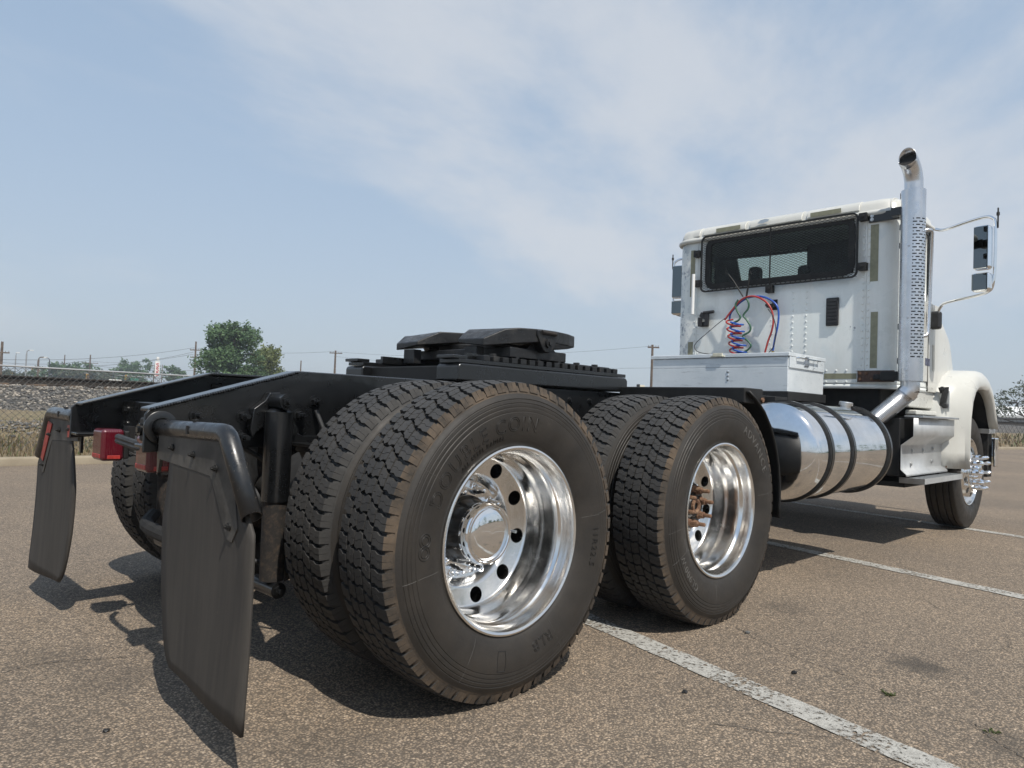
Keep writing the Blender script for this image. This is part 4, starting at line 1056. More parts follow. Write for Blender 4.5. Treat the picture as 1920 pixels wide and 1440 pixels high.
# ---------------------------------------------------------------- mud flaps on pipe hangers
def hanger(sy):
    Y = lambda y: y*(-sy)*-1 if False else sy*y
    xh = -.838
    m = MB(); m.tube([(xh,Y(.432),.832),(xh,Y(.60),.834),(xh,Y(.90),.838)] + [Vector((xh,Y(y),z)) for y,z in ((.925,.836),(.945,.826),(.96,.808))] + [Vector((xh,Y(1.102),.636))], .0265, 20, False)
    h = m.build('flap_hanger', MT['pipe'], truck, ang=50)
    mo = h.modifiers.new('solid', 'SOLIDIFY'); mo.thickness = .003
    m = MB(); m.lathe([(.0,.052),(.005,.052),(.007,.049),(.007,.03),(.012,.03)], 28, c=(xh, 0, .833))
    for i, p in enumerate(m.v): m.v[i] = (p[0], Y(.431 - p[1]) if True else 0, p[2])
    m.build('flange', MT['black'], h)
    m = MB(); m.prism([(Y(y),z) for y,z in ((.455,.815),(.455,.735),(.86,.718),(.88,.70),(.985,.565),(1.015,.56),(1.045,.60),(1.02,.70),(.93,.815))], 'yz', xh-.012, xh-.007); pl = m.build('backing_plate', MT['hanger'], h, bevel=.0015)
    m = MB(); m.prism([(Y(.4315),.80),(Y(.4315),.69),(Y(.445),.69),(Y(.475),.80)], 'yz', xh-.006, xh+.004); m.build('gusset', MT['black'], h, bevel=.001)
    for (y, z) in ((.58,.778),(.74,.768),(.90,.742),(1.0,.60)):
        m = MB(); bolt(m, (xh-.0122, Y(y), z), (-1,0,0), .007, .012); m.build('bolt', MT['black_matt'], h, ang=30)
    m = MB(); m.cyl((xh,Y(.71),.862),(xh,Y(.71),.868),.009,n=6); m.obox((xh-.0265,Y(.72),.838),(.002,0,0),(0,.006,0),(0,0,.012)); m.build('bolt', MT['black_matt'], h)
    # rubber flap: a gently curled sheet
    outline_l = [(.765,.565),(.66,.532),(.54,.500),(.44,.505),(.35,.518),(.26,.545),(.20,.570),(.165,.592),(.15,.615)]
    rows = []; nz = 26; zt, zb = .765, .135
    import bisect
    def left(z):
        for (z0, y0), (z1, y1) in zip(outline_l, outline_l[1:]):
            if z1 <= z <= z0: return y0 + (y1-y0)*(z0-z)/(z0-z1)
        return .565 if z > .765 else .60
    m = MB(); ny = 12; vs = []
    for i in range(nz+1):
        z = zt + (zb-zt)*i/nz; yl = left(max(z, .15)); yr = 1.118 + .018*(zt-z)/(zt-zb); yr = min(yr, 1.09 - (z-.636)*.81)
        if z < .165: yl = .592 + (.165-z)*1.4
        for j in range(ny+1):
            q = j/ny; y = yl + (yr-yl)*q; zz = z - (.028*q if i == nz else 0)*(1)
            bul = .010*math.sin(math.pi*(zt-z)/(zt-zb)*.9) + .010*math.sin(q*5+1)*((zt-z)/(zt-zb)) - .012*((zt-z)/(zt-zb))**2
            vs.append((xh - .0065 + bul*.7*(1 if z < .70 else .3), Y(y), zz))
    n1 = ny+1
    m.add(vs, [(i*n1+j, i*n1+j+1, (i+1)*n1+j+1, (i+1)*n1+j) for i in range(nz) for j in range(ny)])
    fl = m.build('mud_flap', MT['flap'], truck, ang=60)
    so = fl.modifiers.new('solid', 'SOLIDIFY'); so.thickness = .009; so.offset = 0
    if sy > 0:
        fl['label'] = 'left mud flap with red reflective tape at its top'
        m = MB(); m.prism([(Y(y),z) for y,z in ((.50,.80),(.60,.795),(.60,.745),(.50,.75))], 'yz', xh-.0165, xh-.0135); m.build('reflective_tape', MT['tape'], h)
        m = MB(); m.prism([(Y(y),z) for y,z in ((.465,.80),(.498,.80),(.498,.75),(.465,.752))], 'yz', xh-.0165, xh-.0135); m.build('reflective_tape', MT['tape_white'], h)
        m = MB(); m.prism([(Y(y),z) for y,z in ((.86,.79),(.93,.80),(1.03,.63),(.99,.615))], 'yz', xh-.0165, xh-.0135); m.build('reflective_tape', MT['tape'], h)
    else: fl['label'] = 'right mud flap, dusty grey brown rubber'
hanger(-1); hanger(1)

# ---------------------------------------------------------------- suspension
for sy in (-1, 1):
    for ax in (0, AX2):
        x = ax - .475; y = sy*.505
        if ax == AX2: x = ax + .42
        m = MB(); m.cyl((x,y,.585),(x,y,.892),.047,n=24); m.cyl((x,y,.892),(x,y,.903),.047,.03,n=24); sh = m.build('shock_absorber', MT['black'], truck, ang=40)
        m = MB(); m.cyl((x,y,.315),(x,y,.584),.041,n=24); m.build('lower_tube', MT['rust_dark'], sh)
        for z, d in ((.927, 1), (.288, 1)):
            m = MB(); m.cyl((x,sy*.432 if z > .5 else sy*.40,z),(x,sy*.56,z),.027,n=18); m.cyl((x,sy*.56,z),(x,sy*.568,z),.019,n=6); m.cyl((x,sy*.568,z),(x,sy*.585,z),.0085,n=8); m.build('eye_bolt', MT['black'], sh)
        m = MB(); m.prism([(x-.035,.93),(x-.02,.958),(x+.02,.96),(x+.03,.94),(x-.005,.86),(x-.06,.82),(x-.075,.80),(x-.085,.83),(x-.075,.90)], 'xz', sy*.432, sy*.470); m.build('shock_bracket', MT['black'], sh, bevel=.004)
        m = MB(); m.lathe([(0,.0005),(0,.15),(.02,.152),(.028,.138),(.05,.128),(.14,.128),(.2,.134),(.24,.125),(.26,.09),(.34,.085)], 32)
        cx, cy = ax - .22, sy*.475
        m.v = [(cx+p[0], cy+p[2], .772+p[1]) for p in m.v]; m.build('air_spring', MT['strap_rubber'], truck)
        m = MB(); m.prism([(cx+.02,.7735),(cx+.035,.815),(cx+.045,.815),(cx+.06,.7735)], 'xz', cy-.03*1, cy+.03); m.box(cx-.17,cx+.16,cy-.11,cy+.11,.772,.782); m.build('air_spring_plate', MT['black'], truck, bevel=.002)
        m = MB(); m.tube(spline([(ax-.42,sy*.47,.33),(ax-.2,sy*.47,.40),(ax,sy*.47,.41),(ax+.3,sy*.45,.52),(ax+.5,sy*.42,.66)],5), .04, 4); m.build('trailing_arm', MT['under'], truck, ang=20)
for ax in (0, AX2):
    m = MB(); m.tube([(ax,-.92,RZ),(ax,-.5,RZ),(ax,-.25,RZ),(ax,-.12,RZ),(ax,.12,RZ),(ax,.25,RZ),(ax,.5,RZ),(ax,.92,RZ)], [.06,.075,.10,.20,.20,.10,.075,.06], 20); m.ball((ax+.12,0,RZ), .2, 14, 10, (1.2,.8,.9)); m.build('drive_axle', MT['under'], truck)
    for y in (-.58, .58):
        m = MB(); m.lathe([(-.09,.02),(-.09,.205),(.09,.205),(.09,.02)], 40, c=(ax, y, RZ)); m.build('brake_drum', MT['rust_dark'], truck)
    for y in (-.36, .36):
        m = MB(); m.cyl((ax-.30,y,.42),(ax-.14,y,.46),.085,n=18); m.build('brake_chamber', MT['black_matt'], truck)
m = MB(); m.tube([(AX2+.3,0,.56),(3.4,0,.68)], .055, 14); m.build('drive_shaft', MT['under'], truck)
m = MB(); m.tube([(.3,0,.56),(AX2-.3,0,.56)], .05, 14); m.build('drive_shaft', MT['under'], truck)
for a_, b_, r_ in (((.35,.17,.78),(1.0,.17,.78),.12), ((2.2,-.16,.72),(3.2,-.16,.72),.14)): MB().cyl(a_, b_, r_, n=20).build('air_tank', MT['under'], truck)
m = MB(); m.box(3.4,5.6,-.33,.33,.55,1.15); m.build('gearbox', MT['under'], truck, bevel=.05)
m = MB(); m.tube([(AXS,-.85,.46),(AXS,-.5,.40),(AXS,.5,.40),(AXS,.85,.46)], .06, 8); m.build('steer_axle', MT['under'], truck)
m = MB(); m.tube(spline([(-.55,-.44,.42),(-.62,-.3,.40),(-.64,0,.40),(-.62,.3,.40),(-.55,.44,.42)],5), .028, 10); m.build('torsion_bar', MT['under'], truck)

# air lines, wiring and clips about the frame
rh = random.Random(5)
for k, pts in enumerate((((-.30,-.445,.90),(-.26,-.50,.74),(-.24,-.47,.60),(-.22,-.40,.50)), ((-.15,-.445,.88),(-.20,-.52,.70),(-.27,-.45,.52),(-.28,-.38,.46)),
        ((-.62,-.40,.80),(-.45,-.40,.70),(-.35,-.42,.56),(-.30,-.38,.45)), ((-.60,.40,.80),(-.45,.40,.70),(-.35,.42,.56),(-.30,.38,.45)), ((-.58,-.36,.42),(-.48,-.42,.36),(-.30,-.46,.33),(-.05,-.46,.36)))):
    MB().tube(spline(pts, 6), .0085, 8).build('brake_hose', MT['strap_rubber'], truck, ang=60)
for z, r_ in ((.985,.011),(.955,.008),(.93,.007)):
    MB().tube([(-.34 + .18*i, .412 - .006*(i % 2), z - .006*math.sin(i*1.3)) for i in range(14)], r_, 7).build('air_line', MT['strap_rubber'], truck, ang=60)
for i in range(7):
    MB().box(-.30+.33*i, -.275+.33*i, .398, .419, .915, 1.0).build('line_clip', MT['black_matt'], truck, bevel=.002)
for i in range(11):
    x = .35 + i*.16; m = MB(); bolt(m, (x, -.4302, .985), (0,-1,0), .012, .018, False); m.build('bolt', MT['black'], truck, ang=30)
# ---------------------------------------------------------------- fifth wheel
for sy in (-1, 1):
    y0, y1 = sorted((sy*.455, sy*.30))
    m = MB(); m.prism([(.372,1.046),(.372,1.112),(.385,1.124),(1.590,1.124),(1.605,1.108),(1.605,1.058),(1.585,1.046)], 'xz', y0, y1); sl = m.build('slide_rail', MT['black'], truck, bevel=.010, seg=3)
    m = MB(); m.box(.385,1.60,y0+.012,y1-.006,1.1265,1.144); m.build('rail_cap', MT['black'], sl, bevel=.002)
    m = MB(); m.box(.355,.43,y0+.02,y1-.02,1.1445,1.160); m.build('end_stop', MT['black'], sl, bevel=.003)
    yt = sy*.405
    for k in range(17):
        x = .56 + k*.060; m = MB(); m.box(x-.019,x+.019,yt-.028,yt+.028,1.1442,1.170); m.build('rack_tooth', MT['cast'], sl, bevel=.003)
    for k in range(6):
        x = .62 + k*.15; m = MB(); m.cyl((x,yt,1.1702),(x,yt,1.184),.017,n=6); m.build('bolt', MT['cast'], sl, ang=30)
    m = MB(); m.box(.5,1.55,yt-.03+sy*-.07,yt-.01+sy*-.07,1.1445,1.18); m.build('rack_guide', MT['black'], sl)
for x in (.43, 1.5): MB().box(x,x+.04,-.30,.30,1.05,1.118).build('slide_cross_beam', MT['black_matt'], truck, bevel=.004)
m = MB(); m.box(.5,1.6,-.30,.30,1.044,1.06); m.build('slide_base_plate', MT['black_matt'], truck)
# top plate: horseshoe with drooping rear ramps
def fifth_plate():
    m = MB()
    # outline of the right half (y<0 mirrored), x backwards ramps
    outer = [(1.295,.0),(1.292,.20),(1.275,.30),(1.22,.385),(1.12,.43),(1.0,.455),(.90,.455),(.83,.448),(.77,.43),(.70,.40),(.61,.345)]
    inner = [(1.12,.0),(1.11,.03),(1.05,.045),(.98,.05),(.94,.055),(.88,.065),(.83,.075),(.77,.09),(.72,.11),(.66,.135),(.61,.165)]
    def zt(x): return 1.322 + .006*min(1, max(0, (x-.72)/.2)) if x > .72 else 1.322 - .060*((.72-x)/.11)**1.1
    def zb(x): return 1.262 if x > .92 else 1.262 - .040*((.92-x)/.31)**1.1
    for sy in (-1, 1):
        n = len(outer); vs = []
        for (xo, yo), (xi, yi) in zip(outer, inner):
            vs += [(xo, sy*yo, zt(xo)-.004), (xi, sy*yi, zt(xi)), (xi, sy*yi, zb(xi)+.02), (xo, sy*yo, zb(xo))]
        fs = []
        for i in range(n-1):
            a, b_ = i*4, i*4+4
            for q in range(4): fs.append((a+q, a+(q+1)%4, b_+(q+1)%4, b_+q))
        fs.append((0,1,2,3)); fs.append(tuple((n-1)*4+q for q in (3,2,1,0)))
        m.add(vs, fs)
    return m.build('top_plate', MT['cast'], fw, bevel=.006)
m = MB(); m.box(.72,1.12,-.42,.42,1.175,1.225); fw = m.build('fifth_wheel', MT['cast'], truck, bevel=.006)
fifth_plate()
for sy in (-1, 1):
    y0, y1 = sorted((sy*.462, sy*.40))
    m = MB(); m.prism([(.86,1.318),(1.01,1.318),(1.01,1.29),(.97,1.225),(.95,1.212),(.92,1.212),(.90,1.225),(.86,1.29)], 'xz', y0, y1); m.build('pivot_bracket', MT['cast'], fw, bevel=.006)
    m = MB(); m.cyl((.935,sy*.4625,1.258),(.935,sy*.475,1.258),.024,n=20); m.cyl((.935,sy*.475,1.258),(.935,sy*.483,1.258),.013,n=6); m.build('pivot_pin', MT['cast'], fw)
    m = MB(); m.prism([(.76,1.186),(1.10,1.186),(1.02,1.25),(.88,1.25)], 'xz', *sorted((sy*.41, sy*.33))); m.build('pedestal', MT['cast'], fw, bevel=.005)
m = MB(); m.tube([(.885,-.466,1.308),(.985,-.466,1.306)], .010, 8); m.build('lube_plate', MT['rust_dark'], fw)
for y in (-.29, .20): MB().box(.62,.67,y,y+.09,1.15,1.225).build('ramp_support', MT['cast'], fw, bevel=.004)
m = MB(); m.box(.80,1.15,-.22,.22,1.20,1.262); m.build('lock_housing', MT['cast'], fw, bevel=.01)

# ---------------------------------------------------------------- tool box on the frame
TX0, TX1, TY0, TY1, TZ0, TZ1 = 3.32, 3.94, -.585, .555, 1.125, 1.405
m = MB(); m.box(TX0,TX1,TY0,TY1,TZ0,TZ1-.105); m.box(TX0,TX1,TY0+.0,TY1,TZ1-.105,TZ1-.03); tb = m.build('tool_box', MT['toolbox'], truck, bevel=.004)
m = MB(); m.box(TX0-.012,TX1+.012,TY0-.012,TY1+.012,TZ1-.028,TZ1); m.box(TX0+.01,TX1-.01,TY0-.010,TY0-.001,TZ1-.110,TZ1-.0285); m.build('lid', MT['toolbox'], tb, bevel=.004)
m = MB(); m.box(TX0-.017,TX0-.002,-.10,.02,TZ1-.024,TZ1-.012); m.box(TX0-.022,TX0-.013,-.08,.0,TZ1-.020,TZ1+.006); m.build('lid_tab', simple('cream_tab', (.6,.58,.46), .5), tb, bevel=.002)
m = MB(); m.obox((3.60,TY0-.014,1.355),(.038,0,0),(0,.003,0),(0,0,.036)); m.obox((3.60,TY0-.02,1.352),(.022,0,0),(0,.005,0),(0,0,.022)); m.build('latch', MT['stack'], tb, bevel=.006)
m = MB(); m.tube([(3.43,TY0-.010,1.372),(3.43,TY0-.03,1.372),(3.80,TY0-.03,1.372),(3.80,TY0-.010,1.372)], .006, 8); m.tube([(3.72,TY0-.012,1.368),(3.72,TY0-.022,1.368),(3.72,TY0-.022,1.315),(3.72,TY0-.012,1.312)], .004, 6); m.build('handle', MT['chrome'], tb)
m = MB()
for k in range(3): m.ball((TX0-.001,-.12,1.21+k*.03), .010, 10, 6, (.5,1,1))
m.build('rivets', MT['alu'], tb)['kind'] = 'stuff'
m = MB(); m.box(3.30,3.96,-.60,.57,1.062,1.1235); m.build('tool_box_mount', MT['black_matt'], truck, bevel=.004)
m = MB(); m.box(3.0,3.30,-.55,.5,1.045,1.085); m.box(3.06,3.25,-.62,-.55,1.03,1.08); m.build('deck_plate', MT['black_matt'], truck, bevel=.004)

# quarter fender in front of the forward wheels
for sy in (-1, 1):
    m = MB(); vs = []; pr = [(66,.60),(58,.605),(48,.61),(38,.612),(28,.61),(18,.607),(8,.605),(-2,.602),(-8,.600)]
    for a, r in pr:
        x, z = AX2 + r*math.cos(R_(a)), RZ + r*math.sin(R_(a))
        for y in (.60, .62, .9, 1.185, 1.205): vs.append((x - (.012 if y in (.60,1.205) else 0), sy*y, z))
    m.add(vs, [(i*5+j, i*5+j+1, i*5+6+j, i*5+5+j) for i in range(len(pr)-1) for j in range(4)])
    q = m.build('quarter_fender', MT['black_matt'], truck, ang=40); so = q.modifiers.new('s', 'SOLIDIFY'); so.thickness = .008
    m = MB(); m.box(1.60,1.76,sy*1.10-.10,sy*1.10+.10,.985,1.045) if False else m.box(1.55,1.74,min(sy*.44,sy*1.18),max(sy*.44,sy*1.18),1.0,1.075); m.build('fender_bracket', MT['black_matt'], q, bevel=.006)
    m = MB(); m.cyl((1.725,sy*1.182,1.02),(1.725,sy*1.19,1.02),.012,n=12); m.build('bolt', MT['rust'], q)

# ---------------------------------------------------------------- fuel tanks
for sy in (-1, 1):
    yc, zc_, r = sy*.922, .74, .287
    m = MB(); m.lathe([(.040,.0005),(.037,.08),(.028,.15),(.014,.205),(.002,.235),(-.006,.250),(-.014,.262),(-.030,.277),(-.055,r),(-1.165,r),(-1.18,.277),(-1.19,.25),(-1.195,.2),(-1.195,.0005)], 72)
    m.v = [(2.36 + p[1], yc + p[0], zc_ + p[2]) for p in m.v]; tk = m.build('fuel_tank', MT['tank'], truck, ang=25)
    for x in (2.53, 2.86, 3.50):
        m = MB(); m.rings([(x-.027,yc,zc_),(x-.027,yc,zc_),(x+.027,yc,zc_),(x+.027,yc,zc_)], [r+.001,r+.012,r+.012,r+.001], 64, False); m.build('strap', MT['strap_rubber'], tk, ang=30)
        m = MB(); m.rings([(x-.016,yc,zc_),(x-.016,yc,zc_),(x+.016,yc,zc_),(x+.016,yc,zc_)], [r+.0122,r+.0155,r+.0155,r+.0122], 64, False); m.build('strap_band', MT['black'], tk, ang=30)
    nn = Vector((0, sy*.12, 1)).normalized(); q_ = Vector((3.40, yc, zc_)); m = MB(); m.rings([q_+nn*(r-.01), q_+nn*(r+.012), q_+nn*(r+.0125), q_+nn*(r+.032), q_+nn*(r+.037)], [.034,.034,.044,.044,.038], 20); m.build('filler_cap', MT['alu'], tk)
    m = MB(); m.cyl((2.98,yc+sy*-.05,zc_+r-.01),(2.98,yc+sy*-.05,zc_+r+.010),.03,n=16); m.build('vent_fitting', MT['alu'], tk)
    m = MB(); m.box(2.45,3.55,min(sy*.44,sy*.62),max(sy*.44,sy*.62),.40,.62); m.build('tank_bracket', MT['black_matt'], tk)

# ================================================================ CAB
CX, HW, CRR = 4.30, 1.0, .165
def frontx(z): return 5.42 if z < 1.93 else 5.42 - (z-1.93)*.50
def cab_outline(z, g=0.):
    """plan outline at height z, grown by g; returns list of (x, y, key)"""
    o = []
    for y in (.835,.66,.62,.4,.2,0,-.2,-.4,-.62,-.66,-.835): o.append((CX-g, y, ('r', y)))
    for a in (15,30,45,60,75): o.append((CX+CRR-(CRR+g)*math.cos(R_(a)), -(HW-CRR)-(CRR+g)*math.sin(R_(a)), ('c', a)))
    fx = frontx(z)
    for x in (CX+CRR, 4.62, 4.80, 4.98, 5.06): o.append((x, -HW-g, ('s', x)))
    for y in (-.93,-.80,-.45,-.08,-.04,.04,.08,.45,.80,.93):
        o.append((fx + g + .10*(1-(y/.95)**2), y, ('f', y)))
    for x in (5.06, 4.98, 4.80, 4.62, CX+CRR): o.append((x, HW+g, ('l', x)))
    for a in (75,60,45,30,15): o.append((CX+CRR-(CRR+g)*math.cos(R_(a)), (HW-CRR)+(CRR+g)*math.sin(R_(a)), ('d', a)))
    return o
ZS = [1.225,1.24,1.4,1.7,1.93,1.98,2.118,2.155,2.35,2.50,2.535,2.56,2.585]
m = MB(); n = len(cab_outline(2)); vs = []
for z in ZS:
    for (x, y, k) in cab_outline(z): vs.append((x, y, z))
fs = []
for i in range(len(ZS)-1):
    z0, z1 = ZS[i], ZS[i+1]; oa = cab_outline(z0)
    for j in range(n):
        a, b_ = oa[j][2], oa[(j+1)%n][2]; zm = (z0+z1)/2
        if a[0] == 'r' and b_[0] == 'r' and abs((a[1]+b_[1])/2) < .66 and 2.118 < zm < 2.56: continue
        if a[0] == b_[0] and a[0] in 'sl' and 4.62 < (a[1]+b_[1])/2 < 4.98 and 1.98 < zm < 2.5: continue
        if a[0] == 'f' and b_[0] == 'f' and .04 < abs((a[1]+b_[1])/2) < .8 and 1.98 < zm < 2.56: continue
        fs.append((i*n+j, i*n+(j+1)%n, (i+1)*n+(j+1)%n, (i+1)*n+j))
m.add(vs, fs)
m.add([(x, y, 1.226) for x, y, k in cab_outline(1.2)], [tuple(range(n))])
cab = m.build('cab', [MT['white'], MT['interior']], truck, ang=35)
so = cab.modifiers.new('solid', 'SOLIDIFY'); so.thickness = .035; so.offset = -1; so.material_offset = 1; so.use_even_offset = False
cab['label'] = 'white day cab with faded riveted rear panel'
# roof cap
m = MB(); vs = []
lev = [(2.555,.004),(2.556,.026),(2.566,.034),(2.580,.034),(2.592,.026),(2.598,.012),(2.610,.006),(2.645,-.004),(2.675,-.025),(2.697,-.06),(2.708,-.11),(2.714,-.22),(2.716,-.45)]
for (z, g) in lev:
    for (x, y, k) in cab_outline(2.585, max(g, -.10)):
        if g < -.10:
            q = 1 + (g+.10)*1.05; cx_, cy_ = 4.82, 0; x, y = cx_ + (x-cx_)*q, cy_ + (y-cy_)*q
        vs.append((x, y, z))
m.add(vs, [(i*n+j, i*n+(j+1)%n, (i+1)*n+(j+1)%n, (i+1)*n+j) for i in range(len(lev)-1) for j in range(n)])
m.add([v_ for v_ in vs[-n:]], [tuple(range(n))])
roof = m.build('roof', MT['white2'], truck, ang=40)
# raised roof panels with grooves between them
for (ya, yb) in ((.93,.735),(.70,.275),(.235,-.235),(-.275,-.70),(-.735,-.93)):
    m = MB(); pr = []
    for (z, g) in lev[6:11]: pr.append((CX - g + .035*max(0, (z-2.63))*0, z))
    pts = [(x-.014, z+.001) for x, z in pr] + [(4.75,2.724)]
    if abs(ya) > .9 or abs(yb) > .9:
        s_ = 1 if ya > 0 else -1; c0, c1 = (ya, yb)
        m.add([(x + (.035 if k == 0 else 0), (ya, yb)[k], z) for (x, z) in pts for k in ((0,1) if s_ > 0 else (0,1))], [(2*i, 2*i+1, 2*i+3, 2*i+2) for i in range(len(pts)-1)])
        for i in range(len(pts)):       # outer column sits on the rounded corner
            k = 2*i + (0 if s_ > 0 else 1); v_ = m.v[k]; m.v[k] = (v_[0] + .035*(1 if s_ < 0 else 0), v_[1]*1.0, v_[2])
    else:
        m.add([(x, y, z) for (x, z) in pts for y in (ya, yb)], [(2*i, 2*i+1, 2*i+3, 2*i+2) for i in range(len(pts)-1)])
    q = m.build('roof_panel', MT['white2'], roof, ang=40); so = q.modifiers.new('s', 'SOLIDIFY'); so.thickness = .014; so.offset = -1
    bv = q.modifiers.new('b', 'BEVEL'); bv.width = .012; bv.segments = 3; bv.limit_method = 'ANGLE'; bv.harden_normals = True
def decal(poly, x, mat, name, parent, th=.0015): return MB().prism(poly, 'yz', x-th, x-.0004).build(name, mat, parent, ang=0)
def rect(y0, y1, z0, z1): return [(y0,z0),(y1,z0),(y1,z1),(y0,z1)]
for (y0, y1, z0, z1) in ((-.845,-.785,2.035,2.485),(-.850,-.797,1.352,1.793),(.782,.830,2.048,2.49),(.782,.835,1.28,1.62),(-.70,-.445,1.268,1.312)):
    decal(rect(y0, y1, z0, z1), CX, MT['chipped'], 'reflective_strip', cab)
for (y0, y1) in ((.56,.32),(-.31,-.56)):
    decal(rect(y1, y0, 2.618, 2.655), CX-.0225, MT['chipped'], 'reflective_strip', roof)
m = MB(); m.prism([(.16,2.64),(.13,2.665),(.08,2.67),(.05,2.66),(.06,2.645),(.11,2.632)], 'yz', CX-.0245, CX-.0222); m.build('paint_chip', MT['alu'], roof, ang=0)
# panel seams, lower riveted skirt
for y in (-.755, .755): MB().box(CX-.006, CX-.0005, y-.004, y+.004, 1.235, 2.55).build('seam_strip', MT['white'], cab)
m = MB(); rr = random.Random(12)
def rv(y, z, r=.0088): m.ball((CX-.001, y, z), r, 8, 4, (.6,1,1))
for y in (-.735,-.775):
    for k in range(24): rv(y + rr.uniform(-.003,.003), 1.27 + k*.054)
for y in (-.17,-.285):
    for k in range(12): rv(y, 1.45 + k*.05)
for k in range(9): rv(-.30 - k*.08, 1.335); rv(-.30 - k*.08, 1.245)
for y in (.735,.775):
    for k in range(18): rv(y, 1.45 + k*.06)
for k in range(10): rv(.02 + rr.uniform(-.02,.02), 1.42 + k*.04, .006)
for k in range(14): rv(.65 - k*.1, 2.06, .005)
m.build('rivets', MT['white'], cab)['kind'] = 'stuff'
# rear window: pane, rubber, expanded metal guard
m = MB(); m.box(CX+.010, CX+.014, -.657, .657, 2.12, 2.558); m.build('rear_window', MT['glass'], cab)
m = MB()
def frame_ring(m, y0, y1, z0, z1, rad, wd, x0, x1):
    pts = []
    for (cy, cz, a0) in ((y1-rad, z1-rad, 0), (y0+rad, z1-rad, 90), (y0+rad, z0+rad, 180), (y1-rad, z0+rad, 270)):
        for k in range(6): a = R_(a0 + k*18); pts.append((cy, cz, math.cos(a), math.sin(a)))
    N = len(pts); vs = []
    for (cy, cz, c, s) in pts:
        for (x, w_) in ((x0, 0), (x0, wd), (x1, wd), (x1, 0)): vs.append((x, cy + c*(rad+w_-wd/2), cz + s*(rad+w_-wd/2)))
    m.add(vs, [(i*4+k, i*4+(k+1)%4, ((i+1)%N)*4+(k+1)%4, ((i+1)%N)*4+k) for i in range(N) for k in range(4)])
frame_ring(m, -.645, .645, 2.125, 2.553, .07, .05, CX-.010, CX+.012); m.build('window_rubber', MT['strap_rubber'], cab, ang=40)
GX = CX - .045; gy0, gy1, gz0, gz1 = -.700, .690, 2.077, 2.588
m = MB(); frame_ring(m, gy0, gy1, gz0, gz1, .045, .014, GX-.006, GX+.006)
for k in (.33, .66): pass
m.box(GX-.007, GX+.005, .018, .026, gz0, gz1); guard = m.build('window_guard', MT['black_matt'], cab, ang=40)
for (y, z) in ((-.74,2.55),(-.74,2.155),(.025,2.045),(.74,2.44),(.73,2.16)):
    m = MB(); dy = .03; m.box(GX-.012, CX-.001, y-dy, y+dy, z-.03, z+.03); bolt(m, (GX-.0122, y, z), (-1,0,0), .010, .012, False)
    m.build('guard_clip', MT['black_matt'], guard, bevel=.002)
m = MB(); pw, ph = .0215, .0108; st = .0016
ny, nz = int((gy1-gy0)/pw), int((gz1-gz0)/ph)
for i in range(ny):
    for j in range(nz):
        y, z = gy0 + (i+.5)*pw, gz0 + (j+.5)*ph
        if (i + j) % 2 == 0: a, b_ = (y-pw/2, z-ph/2), (y+pw/2, z+ph/2)
        else: a, b_ = (y-pw/2, z+ph/2), (y+pw/2, z-ph/2)
        vs = [(GX-.0015,a[0],a[1]-st),(GX-.0015,a[0],a[1]+st),(GX+.0015,a[0],a[1]),(GX-.0015,b_[0],b_[1]-st),(GX-.0015,b_[0],b_[1]+st),(GX+.0015,b_[0],b_[1])]
        m.add(vs, [(0,3,4,1),(1,4,5,2),(2,5,3,0)])
q = m.build('guard_mesh', MT['black_matt'], guard, ang=0, fix=False); q['kind'] = 'stuff'
# cab interior
for y, z in ((.31, 2.345), (-.16, 2.305)): MB().box(4.62,4.74,y,y+.115,2.0,z).build('seat_headrest', MT['dark_plastic'], cab, bevel=.04)
m = MB(); m.box(4.36,5.30,-.86,.86,1.0,1.215); m.build('cab_underbody', MT['under'], truck, bevel=.02)
m = MB(); m.box(4.98,5.02,-.82,.02,2.1,2.57); m.build('windscreen_board', MT['interior'], cab, bevel=.02)  # dark board added to block daylight through the right windscreen half
m = MB(); m.box(4.95,5.38,-.9,.9,1.5,1.96); m.build('dashboard', MT['dark_plastic'], cab, bevel=.05)
for s_ in (-1, 1):
    y0, y1 = (.04, .80); m = MB()
    m.add([(frontx(z)+.08*(1-(y/.95)**2), s_*y, z) for z in (1.98,2.56) for y in (y0,.3,.55,y1)], [(i, i+1, i+5, i+4) for i in range(3)])
    m.build('windscreen', MT['glass_clear'], cab)
for s_ in (-1, 1):
    m = MB(); m.box(4.62,4.98,s_*.985-.002,s_*.985+.002,1.98,2.50); m.build('door_window', MT['glass'], cab)
    m = MB(); m.box(4.595,4.62,s_*1.004-.006,s_*1.004+.006,1.95,2.53); m.box(4.98,5.005,s_*1.004-.006,s_*1.004+.006,1.95,2.53); m.box(4.595,5.005,s_*1.004-.006,s_*1.004+.006,2.50,2.53); m.build('window_trim', MT['strap_rubber'], cab)
    m = MB(); m.prism([(4.62,1.28),(5.30,1.28),(5.30,1.95),(5.22,2.54),(4.62,2.54)], 'xz', s_*1.0005, s_*1.010)
    dv = m.build('door', MT['white2'], cab, bevel=.006) if False else MB().box(4.62,5.30,min(s_*1.0005,s_*1.010),max(s_*1.0005,s_*1.010),1.28,1.945).build('door', MT['white2'], cab, bevel=.006)
    m = MB(); m.box(4.70,4.82,min(s_*1.011,s_*1.035),max(s_*1.011,s_*1.035),1.78,1.84); m.build('door_handle', MT['dark_plastic'], dv, bevel=.008)
